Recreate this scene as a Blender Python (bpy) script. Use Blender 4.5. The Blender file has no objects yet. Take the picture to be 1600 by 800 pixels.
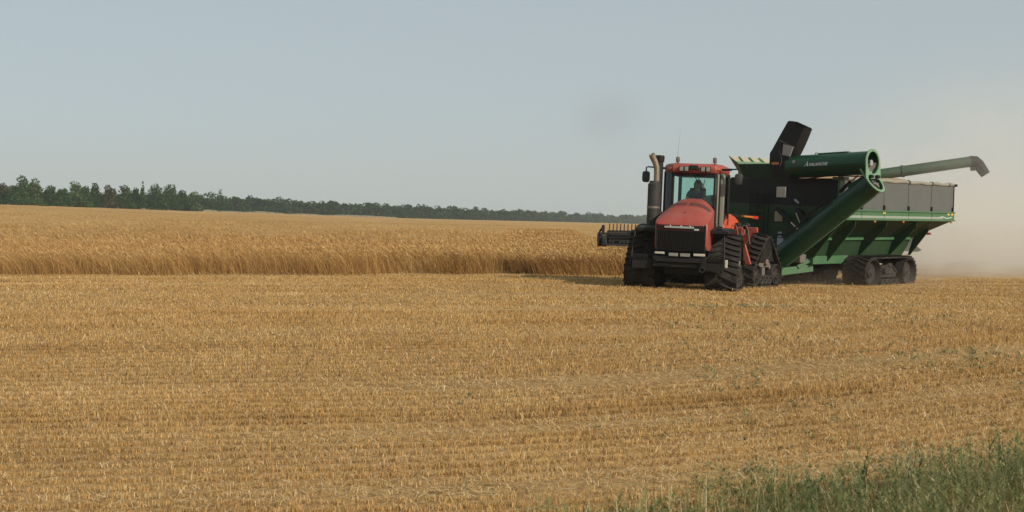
import bpy, math, random
import numpy as np
from mathutils import Vector, Matrix, Euler
R = math.radians
random.seed(7)
RNG = np.random.default_rng(11)
sc = bpy.context.scene
col = sc.collection

# ------------------------------------------------------------------ camera
EYE = 1.65
cam_d = bpy.data.cameras.new('camera')
cam = bpy.data.objects.new('camera', cam_d)
col.objects.link(cam)
cam.location = (0, 0, EYE)
cam.rotation_euler = (R(90), 0, 0)
cam_d.sensor_width = 36
cam_d.lens = 36 * 1876 / 1600
cam_d.shift_y = -37 / 1600
cam_d.clip_start = 0.1
cam_d.clip_end = 20000
cam_d.dof.use_dof = True
cam_d.dof.focus_distance = 36
cam_d.dof.aperture_fstop = 4.5
sc.camera = cam

# ------------------------------------------------------------------ sky and sun
SUN_AZ = math.atan2(0.66, -0.75)          # from +Y towards +X
SUN_EL = R(28)
w = bpy.data.worlds.new('World')
sc.world = w
w.use_nodes = True
nt = w.node_tree
nt.nodes.clear()
out = nt.nodes.new('ShaderNodeOutputWorld')
bg = nt.nodes.new('ShaderNodeBackground')
sky = nt.nodes.new('ShaderNodeTexSky')
sky.sky_type = 'NISHITA'
sky.sun_disc = False
sky.sun_elevation = SUN_EL
sky.sun_rotation = SUN_AZ
sky.air_density = 1.0
sky.dust_density = 1.0
sky.ozone_density = 3.0
hs = nt.nodes.new('ShaderNodeHueSaturation')
hs.inputs['Saturation'].default_value = 0.7
mixs = nt.nodes.new('ShaderNodeMixRGB')
mixs.inputs[0].default_value = 0.65
mixs.inputs[2].default_value = (0.492 / .085, 0.568 / .085, 0.578 / .085, 1)     # even milky haze of the whole sky
bg.inputs['Strength'].default_value = 0.085
nt.links.new(sky.outputs[0], hs.inputs['Color'])
nt.links.new(hs.outputs[0], mixs.inputs[1])
nt.links.new(mixs.outputs[0], bg.inputs['Color'])
nt.links.new(bg.outputs[0], out.inputs['Surface'])

sd = bpy.data.lights.new('sun', 'SUN')
sd.energy = 4.9
sd.angle = R(0.8)
sd.color = (1.0, 0.90, 0.76)
sun = bpy.data.objects.new('sun', sd)
col.objects.link(sun)
sdir = Vector((math.sin(SUN_AZ) * math.cos(SUN_EL), math.cos(SUN_AZ) * math.cos(SUN_EL), math.sin(SUN_EL)))
sun.rotation_euler = sdir.to_track_quat('Z', 'Y').to_euler()
sun.location = (60, -60, 80)

sc.view_settings.view_transform = 'Standard'
sc.view_settings.look = 'None'
sc.view_settings.exposure = 0.0
sc.view_settings.gamma = 1.0
sc.view_settings.use_curve_mapping = False
sc.cycles.use_denoising = True
sc.cycles.max_bounces = 8
sc.cycles.transparent_max_bounces = 24
sc.cycles.volume_bounces = 1
sc.cycles.volume_step_rate = 2.0
sc.cycles.volume_max_steps = 128
sc.cycles.sample_clamp_indirect = 6

# ------------------------------------------------------------------ terrain
def sst(a, b, t):
    s = np.clip((np.asarray(t, float) - a) / (b - a), 0, 1)
    return s * s * (3 - 2 * s)

KU = np.array([-2, -0.8, -0.426, -0.32, -0.213, -0.107, 0.053, 0.15, 0.3, 0.43, 1.0, 2.0])
KV = np.array([.05, .037, .0262, .0217, .0177, .0133, .0095, .0062, .0025, .0012, .001, .001])

def hill(u):
    u = np.asarray(u, float)
    return sum(np.interp(u + d, KU, KV) for d in (-.08, -.04, 0, .04, .08)) / 5

def ground(x, y):
    x = np.asarray(x, float); y = np.asarray(y, float)
    yy = np.maximum(y, 5)
    z = hill(x / yy) * yy * sst(45, 165, y)
    z = z - .8 * (1 - sst(9, 24, y))
    z = z - .14 * np.tanh((x - 5.5) / 3.7) * sst(24, 35, y) * (1 - sst(46, 62, y))
    return z

def wob(x, y, s, seed=0):
    r = np.random.default_rng(seed)
    t = 0
    for k in range(5):
        a = r.uniform(0, 6.28); f = r.uniform(.6, 1.7) / s; p = r.uniform(0, 6.28)
        t = t + np.sin(f * (np.cos(a) * x + np.sin(a) * y) + p)
    return t / 5

# ------------------------------------------------------------------ materials
def new_mat(name):
    m = bpy.data.materials.new(name)
    m.use_nodes = True
    t = m.node_tree
    return m, t, t.nodes['Principled BSDF']

def N(t, kind, **kw):
    n = t.nodes.new(kind)
    for k, v in kw.items():
        if k in n.inputs:
            n.inputs[k].default_value = v
        else:
            setattr(n, k, v)
    return n

def ramp(t, stops):
    n = t.nodes.new('ShaderNodeValToRGB')
    e = n.color_ramp.elements
    while len(e) < len(stops):
        e.new(0.5)
    for k, (p, c) in enumerate(stops):
        e[k].position = p
        e[k].color = (c[0], c[1], c[2], 1)
    return n

def paint(name, c, rough=.4, dust=.35, metal=0.0, dustc=(.30, .24, .16), scale=2.2, coat=0.0):
    m, t, b = new_mat(name)
    if max(c) < .05: b.inputs['Specular IOR Level'].default_value = .22
    tc = N(t, 'ShaderNodeTexCoord')
    n1 = N(t, 'ShaderNodeTexNoise', Scale=scale, Detail=7.0, Roughness=.65)
    n2 = N(t, 'ShaderNodeTexNoise', Scale=scale * 9, Detail=4.0, Roughness=.7)
    t.links.new(tc.outputs['Object'], n1.inputs['Vector'])
    t.links.new(tc.outputs['Object'], n2.inputs['Vector'])
    mu = N(t, 'ShaderNodeMath', operation='MULTIPLY')
    t.links.new(n1.outputs[0], mu.inputs[0]); t.links.new(n2.outputs[0], mu.inputs[1])
    rp = ramp(t, [(.17, (0, 0, 0)), (.50, (dust, dust, dust))])
    t.links.new(mu.outputs[0], rp.inputs[0])
    mx = N(t, 'ShaderNodeMixRGB')
    mx.inputs[1].default_value = (*c, 1); mx.inputs[2].default_value = (*dustc, 1)
    t.links.new(rp.outputs[0], mx.inputs[0])
    t.links.new(mx.outputs[0], b.inputs['Base Color'])
    rr = N(t, 'ShaderNodeMapRange')
    rr.inputs['To Min'].default_value = rough; rr.inputs['To Max'].default_value = min(1, rough + .35)
    t.links.new(mu.outputs[0], rr.inputs['Value'])
    t.links.new(rr.outputs[0], b.inputs['Roughness'])
    b.inputs['Metallic'].default_value = metal
    b.inputs['Coat Weight'].default_value = coat
    return m

def blades(name, stops, trans=.3, rough=.7, patch=None, patch_scale=.15):
    """thin vegetation: per-face random tone, part of the light passes through"""
    m, t, b = new_mat(name)
    at = N(t, 'ShaderNodeAttribute', attribute_name='rnd')
    rp = ramp(t, stops)
    t.links.new(at.outputs['Fac'], rp.inputs[0])
    c = rp.outputs[0]
    if patch:
        tc = N(t, 'ShaderNodeTexCoord')
        no = N(t, 'ShaderNodeTexNoise', Scale=patch_scale, Detail=4.0, Roughness=.6)
        t.links.new(tc.outputs['Object'], no.inputs['Vector'])
        r2 = ramp(t, [(.35, (0, 0, 0)), (.68, (1, 1, 1))])
        t.links.new(no.outputs[0], r2.inputs[0])
        mx = N(t, 'ShaderNodeMixRGB', blend_type='MULTIPLY')
        mx.inputs[2].default_value = (*patch, 1)
        t.links.new(r2.outputs[0], mx.inputs[0]); t.links.new(c, mx.inputs[1])
        c = mx.outputs[0]
    df = N(t, 'ShaderNodeBsdfDiffuse')
    tr = N(t, 'ShaderNodeBsdfTranslucent')
    ms = N(t, 'ShaderNodeMixShader'); ms.inputs[0].default_value = trans
    t.links.new(c, df.inputs[0]); t.links.new(c, tr.inputs[0])
    t.links.new(df.outputs[0], ms.inputs[1]); t.links.new(tr.outputs[0], ms.inputs[2])
    t.links.new(ms.outputs[0], t.nodes['Material Output'].inputs['Surface'])
    t.nodes.remove(b)
    return m

def glass(name, tint, rough=.03, gloss=.10):
    m, t, b = new_mat(name)
    tr = N(t, 'ShaderNodeBsdfTransparent'); tr.inputs[0].default_value = (*tint, 1)
    gl = N(t, 'ShaderNodeBsdfGlossy', Roughness=rough)
    fr = N(t, 'ShaderNodeFresnel', IOR=1.45)
    ms = N(t, 'ShaderNodeMixShader')
    t.links.new(fr.outputs[0], ms.inputs[0])
    t.links.new(tr.outputs[0], ms.inputs[1]); t.links.new(gl.outputs[0], ms.inputs[2])
    t.links.new(ms.outputs[0], t.nodes['Material Output'].inputs['Surface'])
    t.nodes.remove(b)
    return m

M = {}
M['red'] = paint('tractor red', (.255, .036, .023), .42, .42, coat=.05, dustc=(.24, .17, .13))
M['red_dark'] = paint('hood vent red', (.085, .011, .010), .5, .3, dustc=(.2,.13,.10))
M['orange'] = paint('sunlit tractor red', (.46, .060, .026), .42, .3)  # tractor red with the orange of its sunlit sides put into the colour
M['black'] = paint('black plastic', (.008, .008, .008), .5, .10, dustc=(.12, .10, .08))
M['grille'] = paint('grille black', (.005, .005, .005), .55, .06, dustc=(.12, .10, .08))
M['rubber'] = paint('track rubber', (.010, .0092, .0085), .75, .48, dustc=(.13, .11, .085), scale=3.5)
M['muffler'] = paint('muffler grey', (.024, .023, .022), .5, .35, scale=4, dustc=(.14, .12, .10))
M['chrome'] = paint('chrome', (.62, .60, .56), .25, .3, metal=.9)
M['pipe'] = paint('exhaust steel', (.20, .165, .13), .42, .5, metal=.6)
M['steel'] = paint('dusty cast steel', (.10, .088, .075), .6, .5, dustc=(.2, .17, .13))
M['wheel'] = paint('dusty wheel grey', (.020, .019, .018), .6, .5, dustc=(.11, .095, .075))
M['lamp'] = paint('lamp glass', (.17, .17, .16), .2, .3)
M['amber'] = paint('amber lens', (.42, .13, .02), .3, .2)
M['redlens'] = paint('red lens', (.40, .03, .02), .25, .1)
M['yellow'] = paint('yellow marker', (.80, .48, .05), .4, .1)
M['trim'] = paint('cab trim beige', (.16, .15, .12), .5, .3)
M['interior'] = paint('cab interior dark', (.02, .02, .02), .7, .1)
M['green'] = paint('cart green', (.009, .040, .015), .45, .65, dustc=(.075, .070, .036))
M['green_light'] = paint('sunlit dusty cart green', (.035, .115, .045), .45, .5, dustc=(.14, .155, .10))  # lighter cart green: dust, plus sunlight put into the colour
M['green_auger'] = paint('auger gloss green', (.004, .036, .017), .28, .12, dustc=(.05, .06, .035), coat=.25)
M['green_pale'] = paint('pale flange green', (.12, .235, .13), .5, .3, dustc=(.25, .28, .2))
M['green_comb'] = paint('combine green', (.025, .055, .026), .5, .5, dustc=(.10, .10, .07))
M['tank_dark'] = paint('shaded tank green', (.006, .017, .008), .5, .3, dustc=(.05, .055, .035))  # combine green darkened, shade of the tank panels put into the colour
M['tank_tan'] = paint('tank tan', (.34, .32, .23), .6, .4)
M['tarp'] = paint('grey tarp side', (.074, .078, .073), .6, .35, dustc=(.16, .155, .13))
M['tarp_front'] = paint('black front wall', (.009, .010, .009), .55, .15, dustc=(.08, .08, .07))
M['roll'] = paint('rolled tarp cloth', (.20, .19, .155), .8, .5, dustc=(.26,.23,.17))
M['beige'] = paint('beige plastic', (.36, .34, .28), .5, .3)
M['brownpane'] = paint('brown grain window', (.27, .22, .14), .35, .2)
M['boot'] = paint('black rubber spout', (.007, .007, .007), .5, .10, dustc=(.08, .075, .065))
M['greyboot'] = paint('grey spout plate', (.20, .20, .19), .4, .3)
M['white'] = paint('white sticker', (.34, .38, .42), .5, .2)
M['stripe'] = paint('faded stripe', (.22, .26, .22), .5, .4)
M['text'] = paint('silver lettering', (.36, .39, .37), .45, .2)
M['glass'] = glass('tinted cab glass', (.80, .935, .90))
M['mirror'] = paint('mirror housing', (.025, .025, .025), .4, .15)
M['skin'] = paint('skin', (.36, .19, .12), .55, 0.0)
M['shirt'] = paint('grey shirt', (.055, .06, .055), .85, .1)
M['cap'] = paint('dark cap', (.02, .02, .025), .85, .05)
M['jeans'] = paint('dark trousers', (.03, .04, .07), .85, .05)
M['grain'] = paint('grain', (.30, .19, .09), .9, .2)
M['bark'] = paint('bark', (.09, .07, .05), .9, .2)

# ------------------------------------------------------------------ mesh builder
class MB:
    def __init__(s): s.v = []; s.f = []
    def add(s, vs, fs):
        o = len(s.v)
        s.v += [tuple(p) for p in vs]
        s.f += [tuple(i + o for i in q) for q in fs]
        return s
    def box(s, c, d, rot=None):
        h = [Vector((sx * d[0] / 2, sy * d[1] / 2, sz * d[2] / 2)) for sx in (-1, 1) for sy in (-1, 1) for sz in (-1, 1)]
        if rot is not None:
            m = Euler(rot).to_matrix(); h = [m @ p for p in h]
        c = Vector(c)
        return s.add([p + c for p in h], [(0, 1, 3, 2), (4, 6, 7, 5), (0, 4, 5, 1), (2, 3, 7, 6), (0, 2, 6, 4), (1, 5, 7, 3)])
    def span(s, a, b):
        a = Vector(a); b = Vector(b)
        return s.box((a + b) / 2, [abs(q) for q in (b - a)])
    def bar(s, a, b, wx, wz, up=(0, 0, 1)):
        a = Vector(a); b = Vector(b); d = (b - a).normalized()
        u = Vector(up)
        if abs(d.dot(u)) > .97: u = Vector((1, 0, 0))
        sx = d.cross(u).normalized(); uz = sx.cross(d).normalized()
        vs = []
        for p in (a, b):
            for i, j in ((-1, -1), (1, -1), (1, 1), (-1, 1)):
                vs.append(p + sx * i * wx / 2 + uz * j * wz / 2)
        return s.add(vs, [(0, 1, 2, 3), (7, 6, 5, 4), (0, 4, 5, 1), (1, 5, 6, 2), (2, 6, 7, 3), (3, 7, 4, 0)])
    def tube(s, path, r, n=12, caps=True):
        P = [Vector(p) for p in path]; k = len(P)
        rr = r if isinstance(r, (list, tuple)) else [r] * k
        vs = []; prev = None
        for i, p in enumerate(P):
            d = (P[min(i + 1, k - 1)] - P[max(i - 1, 0)]).normalized()
            if prev is None:
                u = Vector((0, 0, 1)) if abs(d.z) < .9 else Vector((1, 0, 0))
                a = d.cross(u).normalized()
            else:
                a = (prev - d * prev.dot(d)).normalized()
            prev = a; b2 = d.cross(a)
            for q in range(n):
                t = 2 * math.pi * q / n
                vs.append(p + (a * math.cos(t) + b2 * math.sin(t)) * rr[i])
        fs = [(i * n + q, i * n + (q + 1) % n, (i + 1) * n + (q + 1) % n, (i + 1) * n + q) for i in range(k - 1) for q in range(n)]
        if caps:
            fs += [tuple(range(n - 1, -1, -1)), tuple((k - 1) * n + q for q in range(n))]
        return s.add(vs, fs)
    def prism(s, pts, a, b, axis='x'):
        """closed outline extruded between a and b along an axis; pts are the two other coordinates in xyz order"""
        def P(q, t):
            return {'x': (t, q[0], q[1]), 'y': (q[0], t, q[1]), 'z': (q[0], q[1], t)}[axis]
        n = len(pts)
        vs = [P(q, a) for q in pts] + [P(q, b) for q in pts]
        fs = [tuple(range(n)), tuple(range(2 * n - 1, n - 1, -1))] + [(i, (i + 1) % n + 0, (i + 1) % n + n, i + n) for i in range(n)]
        return s.add(vs, fs)
    def loft(s, secs, closed=True, cap=True):
        n = len(secs[0]); vs = [p for q in secs for p in q]; fs = []
        for i in range(len(secs) - 1):
            for q in range(n if closed else n - 1):
                fs.append((i * n + q, i * n + (q + 1) % n, (i + 1) * n + (q + 1) % n, (i + 1) * n + q))
        if cap:
            fs += [tuple(range(n - 1, -1, -1)), tuple((len(secs) - 1) * n + q for q in range(n))]
        return s.add(vs, fs)
    def lathe(s, prof, c, axis='x', n=24, cap=True):
        """prof: (t along the axis, radius)"""
        vs = []
        for t, r in prof:
            for q in range(n):
                a = 2 * math.pi * q / n; u, v = r * math.cos(a), r * math.sin(a)
                vs.append({'x': (c[0] + t, c[1] + u, c[2] + v), 'y': (c[0] + u, c[1] + t, c[2] + v), 'z': (c[0] + u, c[1] + v, c[2] + t)}[axis])
        k = len(prof)
        fs = [(i * n + q, i * n + (q + 1) % n, (i + 1) * n + (q + 1) % n, (i + 1) * n + q) for i in range(k - 1) for q in range(n)]
        if cap: fs += [tuple(range(n - 1, -1, -1)), tuple((k - 1) * n + q for q in range(n))]
        return s.add(vs, fs)
    def build(s, name, mat, parent=None, bevel=0, smooth=35):
        me = bpy.data.meshes.new(name)
        me.from_pydata(s.v, [], s.f)
        me.validate(verbose=False)
        import bmesh
        bm = bmesh.new(); bm.from_mesh(me)
        bmesh.ops.recalc_face_normals(bm, faces=bm.faces)
        bm.to_mesh(me); bm.free()
        me.materials.append(mat)
        if smooth:
            me.polygons.foreach_set('use_smooth', [True] * len(me.polygons))
            me.set_sharp_from_angle(angle=R(smooth))
        o = bpy.data.objects.new(name, me)
        col.objects.link(o)
        if parent: o.parent = parent
        if bevel:
            b = o.modifiers.new('bevel', 'BEVEL'); b.width = bevel; b.segments = 2
            b.limit_method = 'ANGLE'; b.angle_limit = R(50)
        return o

def tag(o, label=None, cat=None, group=None, kind=None):
    if label: o['label'] = label
    if cat: o['category'] = cat
    if group: o['group'] = group
    if kind: o['kind'] = kind
    return o

def empty(name, loc, rot, label, cat, group=None):
    o = bpy.data.objects.new(name, None)
    col.objects.link(o)
    o.location = loc; o.rotation_euler = rot
    o.empty_display_size = .3
    return tag(o, label, cat, group)

def np_mesh(name, verts, faces4, mat, rnd=None, parent=None, smooth=False):
    me = bpy.data.meshes.new(name)
    nv, nf = len(verts), len(faces4)
    k = faces4.shape[1]
    me.vertices.add(nv); me.vertices.foreach_set('co', np.ascontiguousarray(verts, np.float32).ravel())
    me.loops.add(nf * k); me.loops.foreach_set('vertex_index', np.ascontiguousarray(faces4, np.int32).ravel())
    me.polygons.add(nf)
    me.polygons.foreach_set('loop_start', np.arange(0, nf * k, k, dtype=np.int32))
    try:
        me.polygons.foreach_set('loop_total', np.full(nf, k, np.int32))
    except Exception:
        pass
    if rnd is not None:
        a = me.attributes.new('rnd', 'FLOAT', 'FACE')
        a.data.foreach_set('value', np.ascontiguousarray(rnd, np.float32))
    me.update(calc_edges=True)
    if smooth: me.polygons.foreach_set('use_smooth', [True] * nf)
    me.materials.append(mat)
    o = bpy.data.objects.new(name, me)
    col.objects.link(o)
    if parent: o.parent = parent
    return o

class Blades:
    """collects thin quads"""
    def __init__(s): s.V = []; s.F = []; s.R = []; s.n = 0
    def quads(s, a, b, c, d, rnd):
        n = len(a)
        v = np.stack([a, b, c, d], 1).reshape(-1, 3)
        s.V.append(v); s.F.append(np.arange(4 * n).reshape(n, 4) + s.n); s.R.append(rnd); s.n += 4 * n
    def strip(s, p0, p1, wid, head, rnd, taper=.5):
        """one quad per pair of points; head = horizontal direction of its width"""
        wv = np.stack([np.cos(head), np.sin(head), 0 * head], 1) * (wid / 2)[:, None]
        s.quads(p0 - wv, p0 + wv, p1 + wv * taper, p1 - wv * taper, rnd)
    def build(s, name, mat, parent=None):
        return np_mesh(name, np.concatenate(s.V), np.concatenate(s.F), mat, np.concatenate(s.R), parent)

# ------------------------------------------------------------------ ground
def ground_material():
    m, t, b = new_mat('stubble soil')
    tc = N(t, 'ShaderNodeTexCoord')
    mp = N(t, 'ShaderNodeMapping'); mp.inputs['Scale'].default_value = (.25, 1.0, 1.0); mp.inputs['Rotation'].default_value = (0, 0, R(-7))
    t.links.new(tc.outputs['Object'], mp.inputs[0])
    n0 = N(t, 'ShaderNodeTexNoise', Scale=.22, Detail=6.0, Roughness=.6)
    n1 = N(t, 'ShaderNodeTexNoise', Scale=9.0, Detail=8.0, Roughness=.75)
    n2 = N(t, 'ShaderNodeTexNoise', Scale=38.0, Detail=5.0, Roughness=.8)
    t.links.new(mp.outputs[0], n0.inputs[0]); t.links.new(tc.outputs['Object'], n1.inputs[0]); t.links.new(tc.outputs['Object'], n2.inputs[0])
    mu = N(t, 'ShaderNodeMixRGB'); mu.inputs[0].default_value = .5
    t.links.new(n1.outputs[0], mu.inputs[1]); t.links.new(n2.outputs[0], mu.inputs[2])
    r1 = ramp(t, [(.35, (.060, .040, .020)), (.44, (.24, .155, .070)), (.56, (.46, .308, .135)), (.74, (.64, .47, .24))])
    t.links.new(mu.outputs[0], r1.inputs[0])
    r0 = ramp(t, [(.35, (.80, .74, .66)), (.65, (1.06, 1.03, 1.0))])
    t.links.new(n0.outputs[0], r0.inputs[0])
    mx = N(t, 'ShaderNodeMixRGB', blend_type='MULTIPLY'); mx.inputs[0].default_value = 1
    t.links.new(r1.outputs[0], mx.inputs[1]); t.links.new(r0.outputs[0], mx.inputs[2])
    t.links.new(mx.outputs[0], b.inputs['Base Color'])
    b.inputs['Roughness'].default_value = .95
    b.inputs['Specular IOR Level'].default_value = .1
    bp = N(t, 'ShaderNodeBump', Strength=.7, Distance=.04)
    t.links.new(mu.outputs[0], bp.inputs['Height'])
    t.links.new(bp.outputs[0], b.inputs['Normal'])
    return m

ys = np.concatenate([np.linspace(-40, 4, 12), np.arange(5, 66, 1.0), np.geomspace(67, 2500, 90)])
vs_ = np.linspace(-1, 1, 161)
gv = []
for y in ys:
    W = max(45, 1.0 * y)
    x = W * vs_
    gv.append(np.stack([x, np.full_like(x, y), ground(x, y)], 1))
gv = np.concatenate(gv)
nr, nc = len(ys), len(vs_)
ii, jj = np.meshgrid(np.arange(nr - 1), np.arange(nc - 1), indexing='ij')
q = (ii * nc + jj).ravel()
gf = np.stack([q, q + 1, q + nc + 1, q + nc], 1)
g = np_mesh('ground', gv, gf, ground_material(), smooth=True)
tag(g, 'golden harvested field ground running to the horizon', 'ground', kind='structure')

# ------------------------------------------------------------------ air
def vol_mat(name, color, density, aniso=.2, field=None):
    m = bpy.data.materials.new(name); m.use_nodes = True
    t = m.node_tree; t.nodes.clear()
    o = t.nodes.new('ShaderNodeOutputMaterial'); v = t.nodes.new('ShaderNodeVolumePrincipled')
    v.inputs['Color'].default_value = (*color, 1); v.inputs['Density'].default_value = density
    v.inputs['Anisotropy'].default_value = aniso
    if field: t.links.new(field(t), v.inputs['Density'])
    t.links.new(v.outputs[0], o.inputs['Volume'])
    return m
def vol_box(name, a, b, mat, label, cat):
    a = Vector(a); b = Vector(b)
    me = bpy.data.meshes.new(name); c = (a + b) / 2; d = (b - a) / 2
    me.from_pydata([(sx * d.x, sy * d.y, sz * d.z) for sx in (-1, 1) for sy in (-1, 1) for sz in (-1, 1)], [], [(0, 1, 3, 2), (4, 6, 7, 5), (0, 4, 5, 1), (2, 3, 7, 6), (0, 2, 6, 4), (1, 5, 7, 3)])
    me.materials.append(mat)
    o = bpy.data.objects.new(name, me); col.objects.link(o); o.location = c
    return tag(o, label, cat, kind='stuff')
gmin, gmax = float(gv[:, 2].min()), float(gv[:, 2].max())
vol_box('haze', (-2600, -60, gmin - 1), (2600, 2600, gmax + 14), vol_mat('haze air', (.80, .87, .92), .00024), 'thin pale haze over the whole field', 'haze')

DX, DY, DZ = (11.0, 70.0), (43.6, 80.0), (-.6, 13.0)
def dust_field(t):
    tc = N(t, 'ShaderNodeTexCoord'); sp_ = N(t, 'ShaderNodeSeparateXYZ')
    gm = N(t, 'ShaderNodeNewGeometry')
    t.links.new(gm.outputs['Position'], sp_.inputs[0])
    def mr(src, a, b, c=0., d=1.):
        n = N(t, 'ShaderNodeMapRange', interpolation_type='SMOOTHSTEP')
        for k, v in (('From Min', a), ('From Max', b), ('To Min', c), ('To Max', d)): n.inputs[k].default_value = v
        t.links.new(src, n.inputs['Value']); return n.outputs[0]
    def op(o_, a, b):
        n = N(t, 'ShaderNodeMath', operation=o_)
        for k, v in ((0, a), (1, b)):
            if isinstance(v, (int, float)): n.inputs[k].default_value = v
            else: t.links.new(v, n.inputs[k])
        return n.outputs[0]
    X, Y, Z = sp_.outputs[0], sp_.outputs[1], sp_.outputs[2]
    no = N(t, 'ShaderNodeTexNoise', Scale=.30, Detail=3.0, Roughness=.6)
    t.links.new(gm.outputs['Position'], no.inputs['Vector'])
    low = op('MULTIPLY', mr(Z, 4.2, -.5), .14)
    high = op('MULTIPLY', op('MULTIPLY', mr(Z, 11.5, 1.0), mr(X, 12.5, 24)), .050)
    tot = op('ADD', low, high)
    tot = op('MULTIPLY', tot, mr(no.outputs[0], .34, .64, .12, 1.5))
    tot = op('MULTIPLY', tot, mr(X, 13.2, 19))
    tot = op('MULTIPLY', tot, mr(Y, 44, 50)); tot = op('MULTIPLY', tot, mr(Y, 79, 68)); tot = op('MULTIPLY', tot, mr(X, 69, 55))
    return tot
vol_box('dust_cloud', (DX[0], DY[0], DZ[0]), (DX[1], DY[1], DZ[1]), vol_mat('dust', (.97, .92, .83), 0, 0.0, dust_field), 'tan dust cloud drifting behind the grain cart', 'dust')
def puff_field(t):
    gm = N(t, 'ShaderNodeNewGeometry'); sp_ = N(t, 'ShaderNodeSeparateXYZ'); t.links.new(gm.outputs['Position'], sp_.inputs[0])
    no = N(t, 'ShaderNodeTexNoise', Scale=.8, Detail=3.0, Roughness=.6); t.links.new(gm.outputs['Position'], no.inputs['Vector'])
    cur = None
    for src, a, b, c in ((sp_.outputs[2], .8, -.2, .055), (sp_.outputs[0], 5.2, 7.0, 1), (sp_.outputs[0], 17.5, 14, 1), (sp_.outputs[1], 35.2, 37, 1), (sp_.outputs[1], 46.4, 43, 1), (no.outputs[0], .38, .68, 1)):
        n = N(t, 'ShaderNodeMapRange', interpolation_type='SMOOTHSTEP')
        n.inputs['From Min'].default_value = a; n.inputs['From Max'].default_value = b; n.inputs['To Max'].default_value = c
        t.links.new(src, n.inputs['Value'])
        if cur is None: cur = n.outputs[0]
        else:
            m_ = N(t, 'ShaderNodeMath', operation='MULTIPLY'); t.links.new(cur, m_.inputs[0]); t.links.new(n.outputs[0], m_.inputs[1]); cur = m_.outputs[0]
    return cur
vol_box('track_dust', (5.1, 35.1, -.4), (17.6, 46.45, 1.2), vol_mat('low dust', (.86, .76, .60), 0, .2, puff_field), 'low dust kicked up round the rubber tracks', 'dust')
def smoke_field(t):
    tc = N(t, 'ShaderNodeTexCoord'); gr = N(t, 'ShaderNodeTexGradient', gradient_type='SPHERICAL')
    mp = N(t, 'ShaderNodeMapping'); mp.inputs['Scale'].default_value = (1 / 1.6, 1 / 1.2, 1 / 1.25)
    no = N(t, 'ShaderNodeTexNoise', Scale=1.1, Detail=3.0)
    t.links.new(tc.outputs['Object'], mp.inputs[0]); t.links.new(mp.outputs[0], gr.inputs[0]); t.links.new(tc.outputs['Object'], no.inputs['Vector'])
    a = N(t, 'ShaderNodeMath', operation='MULTIPLY'); t.links.new(gr.outputs[1], a.inputs[0]); t.links.new(no.outputs[0], a.inputs[1])
    b = N(t, 'ShaderNodeMath', operation='MULTIPLY'); t.links.new(a.outputs[0], b.inputs[0]); b.inputs[1].default_value = .25
    return b.outputs[0]
vol_box('exhaust_smoke', (1.6, 38.8, 4.2), (4.8, 41.2, 6.9), vol_mat('smoke', (.42, .40, .38), 0, 0, smoke_field), 'faint grey exhaust smoke drifting left above the tractor', 'smoke')

# ------------------------------------------------------------------ stubble and loose straw
STRAW = [(0, (.07, .042, .018)), (.20, (.29, .178, .070)), (.5, (.54, .342, .130)), (.85, (.68, .468, .21)), (1, (.82, .69, .45))]
M['stubble'] = blades('stubble straw', STRAW, .28, patch=(.88, .80, .70), patch_scale=.35)
M['straw'] = blades('loose straw', [(0, (.46, .33, .15)), (.55, (.68, .53, .29)), (1, (.88, .78, .56))], .2)

def edge_y(x):
    return 41.5 + 2.1 * sst(-8, 3, x) + .45 * wob(x, 0 * x, 1.6, 21) + .3 * wob(x, 0 * x, .6, 22) + .7 * sst(-7, -3.4, x) * (1 - sst(-3.0, -1.0, x)) + .7 * np.exp(-((x + 14.5) / .9) ** 2)

ROW = R(9)          # drill rows run almost across the view
def row_shift(x):             # the header lanes sweep round towards the right
    return .08 * x + .033 * np.maximum(x + 1.5, 0) ** 2 * (1 / (1 + .03 * np.maximum(x, 0)))
def lane(x, y):               # distance across the lanes
    return y - row_shift(x) * np.clip((34 - y) / 16, .15, 1)
def lane_band(x, y):          # uneven pale / bare bands along the lanes
    b = lane(x, y)
    return (np.sin(b * 2.6 + 1.0) + .9 * np.sin(b * 4.9 + .4) + .7 * np.sin(b * 1.33 + 2.2)) / 2.0 * (.8 + .7 * wob(.3 * x, b, 1.5, 61))
def stubble_points(y0, y1, dens, margin=1.12):
    n = int(dens * .4265 * margin * (y1 * y1 - y0 * y0))
    y = np.sqrt(RNG.uniform(y0 * y0, y1 * y1, n))
    x = RNG.uniform(-1, 1, n) * .4265 * margin * y + RNG.uniform(-.4, .4, n)
    b = lane(x, y) + .04 * wob(x, y, 2.5, 5)
    SP = .31
    y = y + (np.round(b / SP) * SP - b) + RNG.normal(0, .042, n)
    x = np.round(x / .055) * .055 + RNG.normal(0, .02, n)
    return x, y

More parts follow.
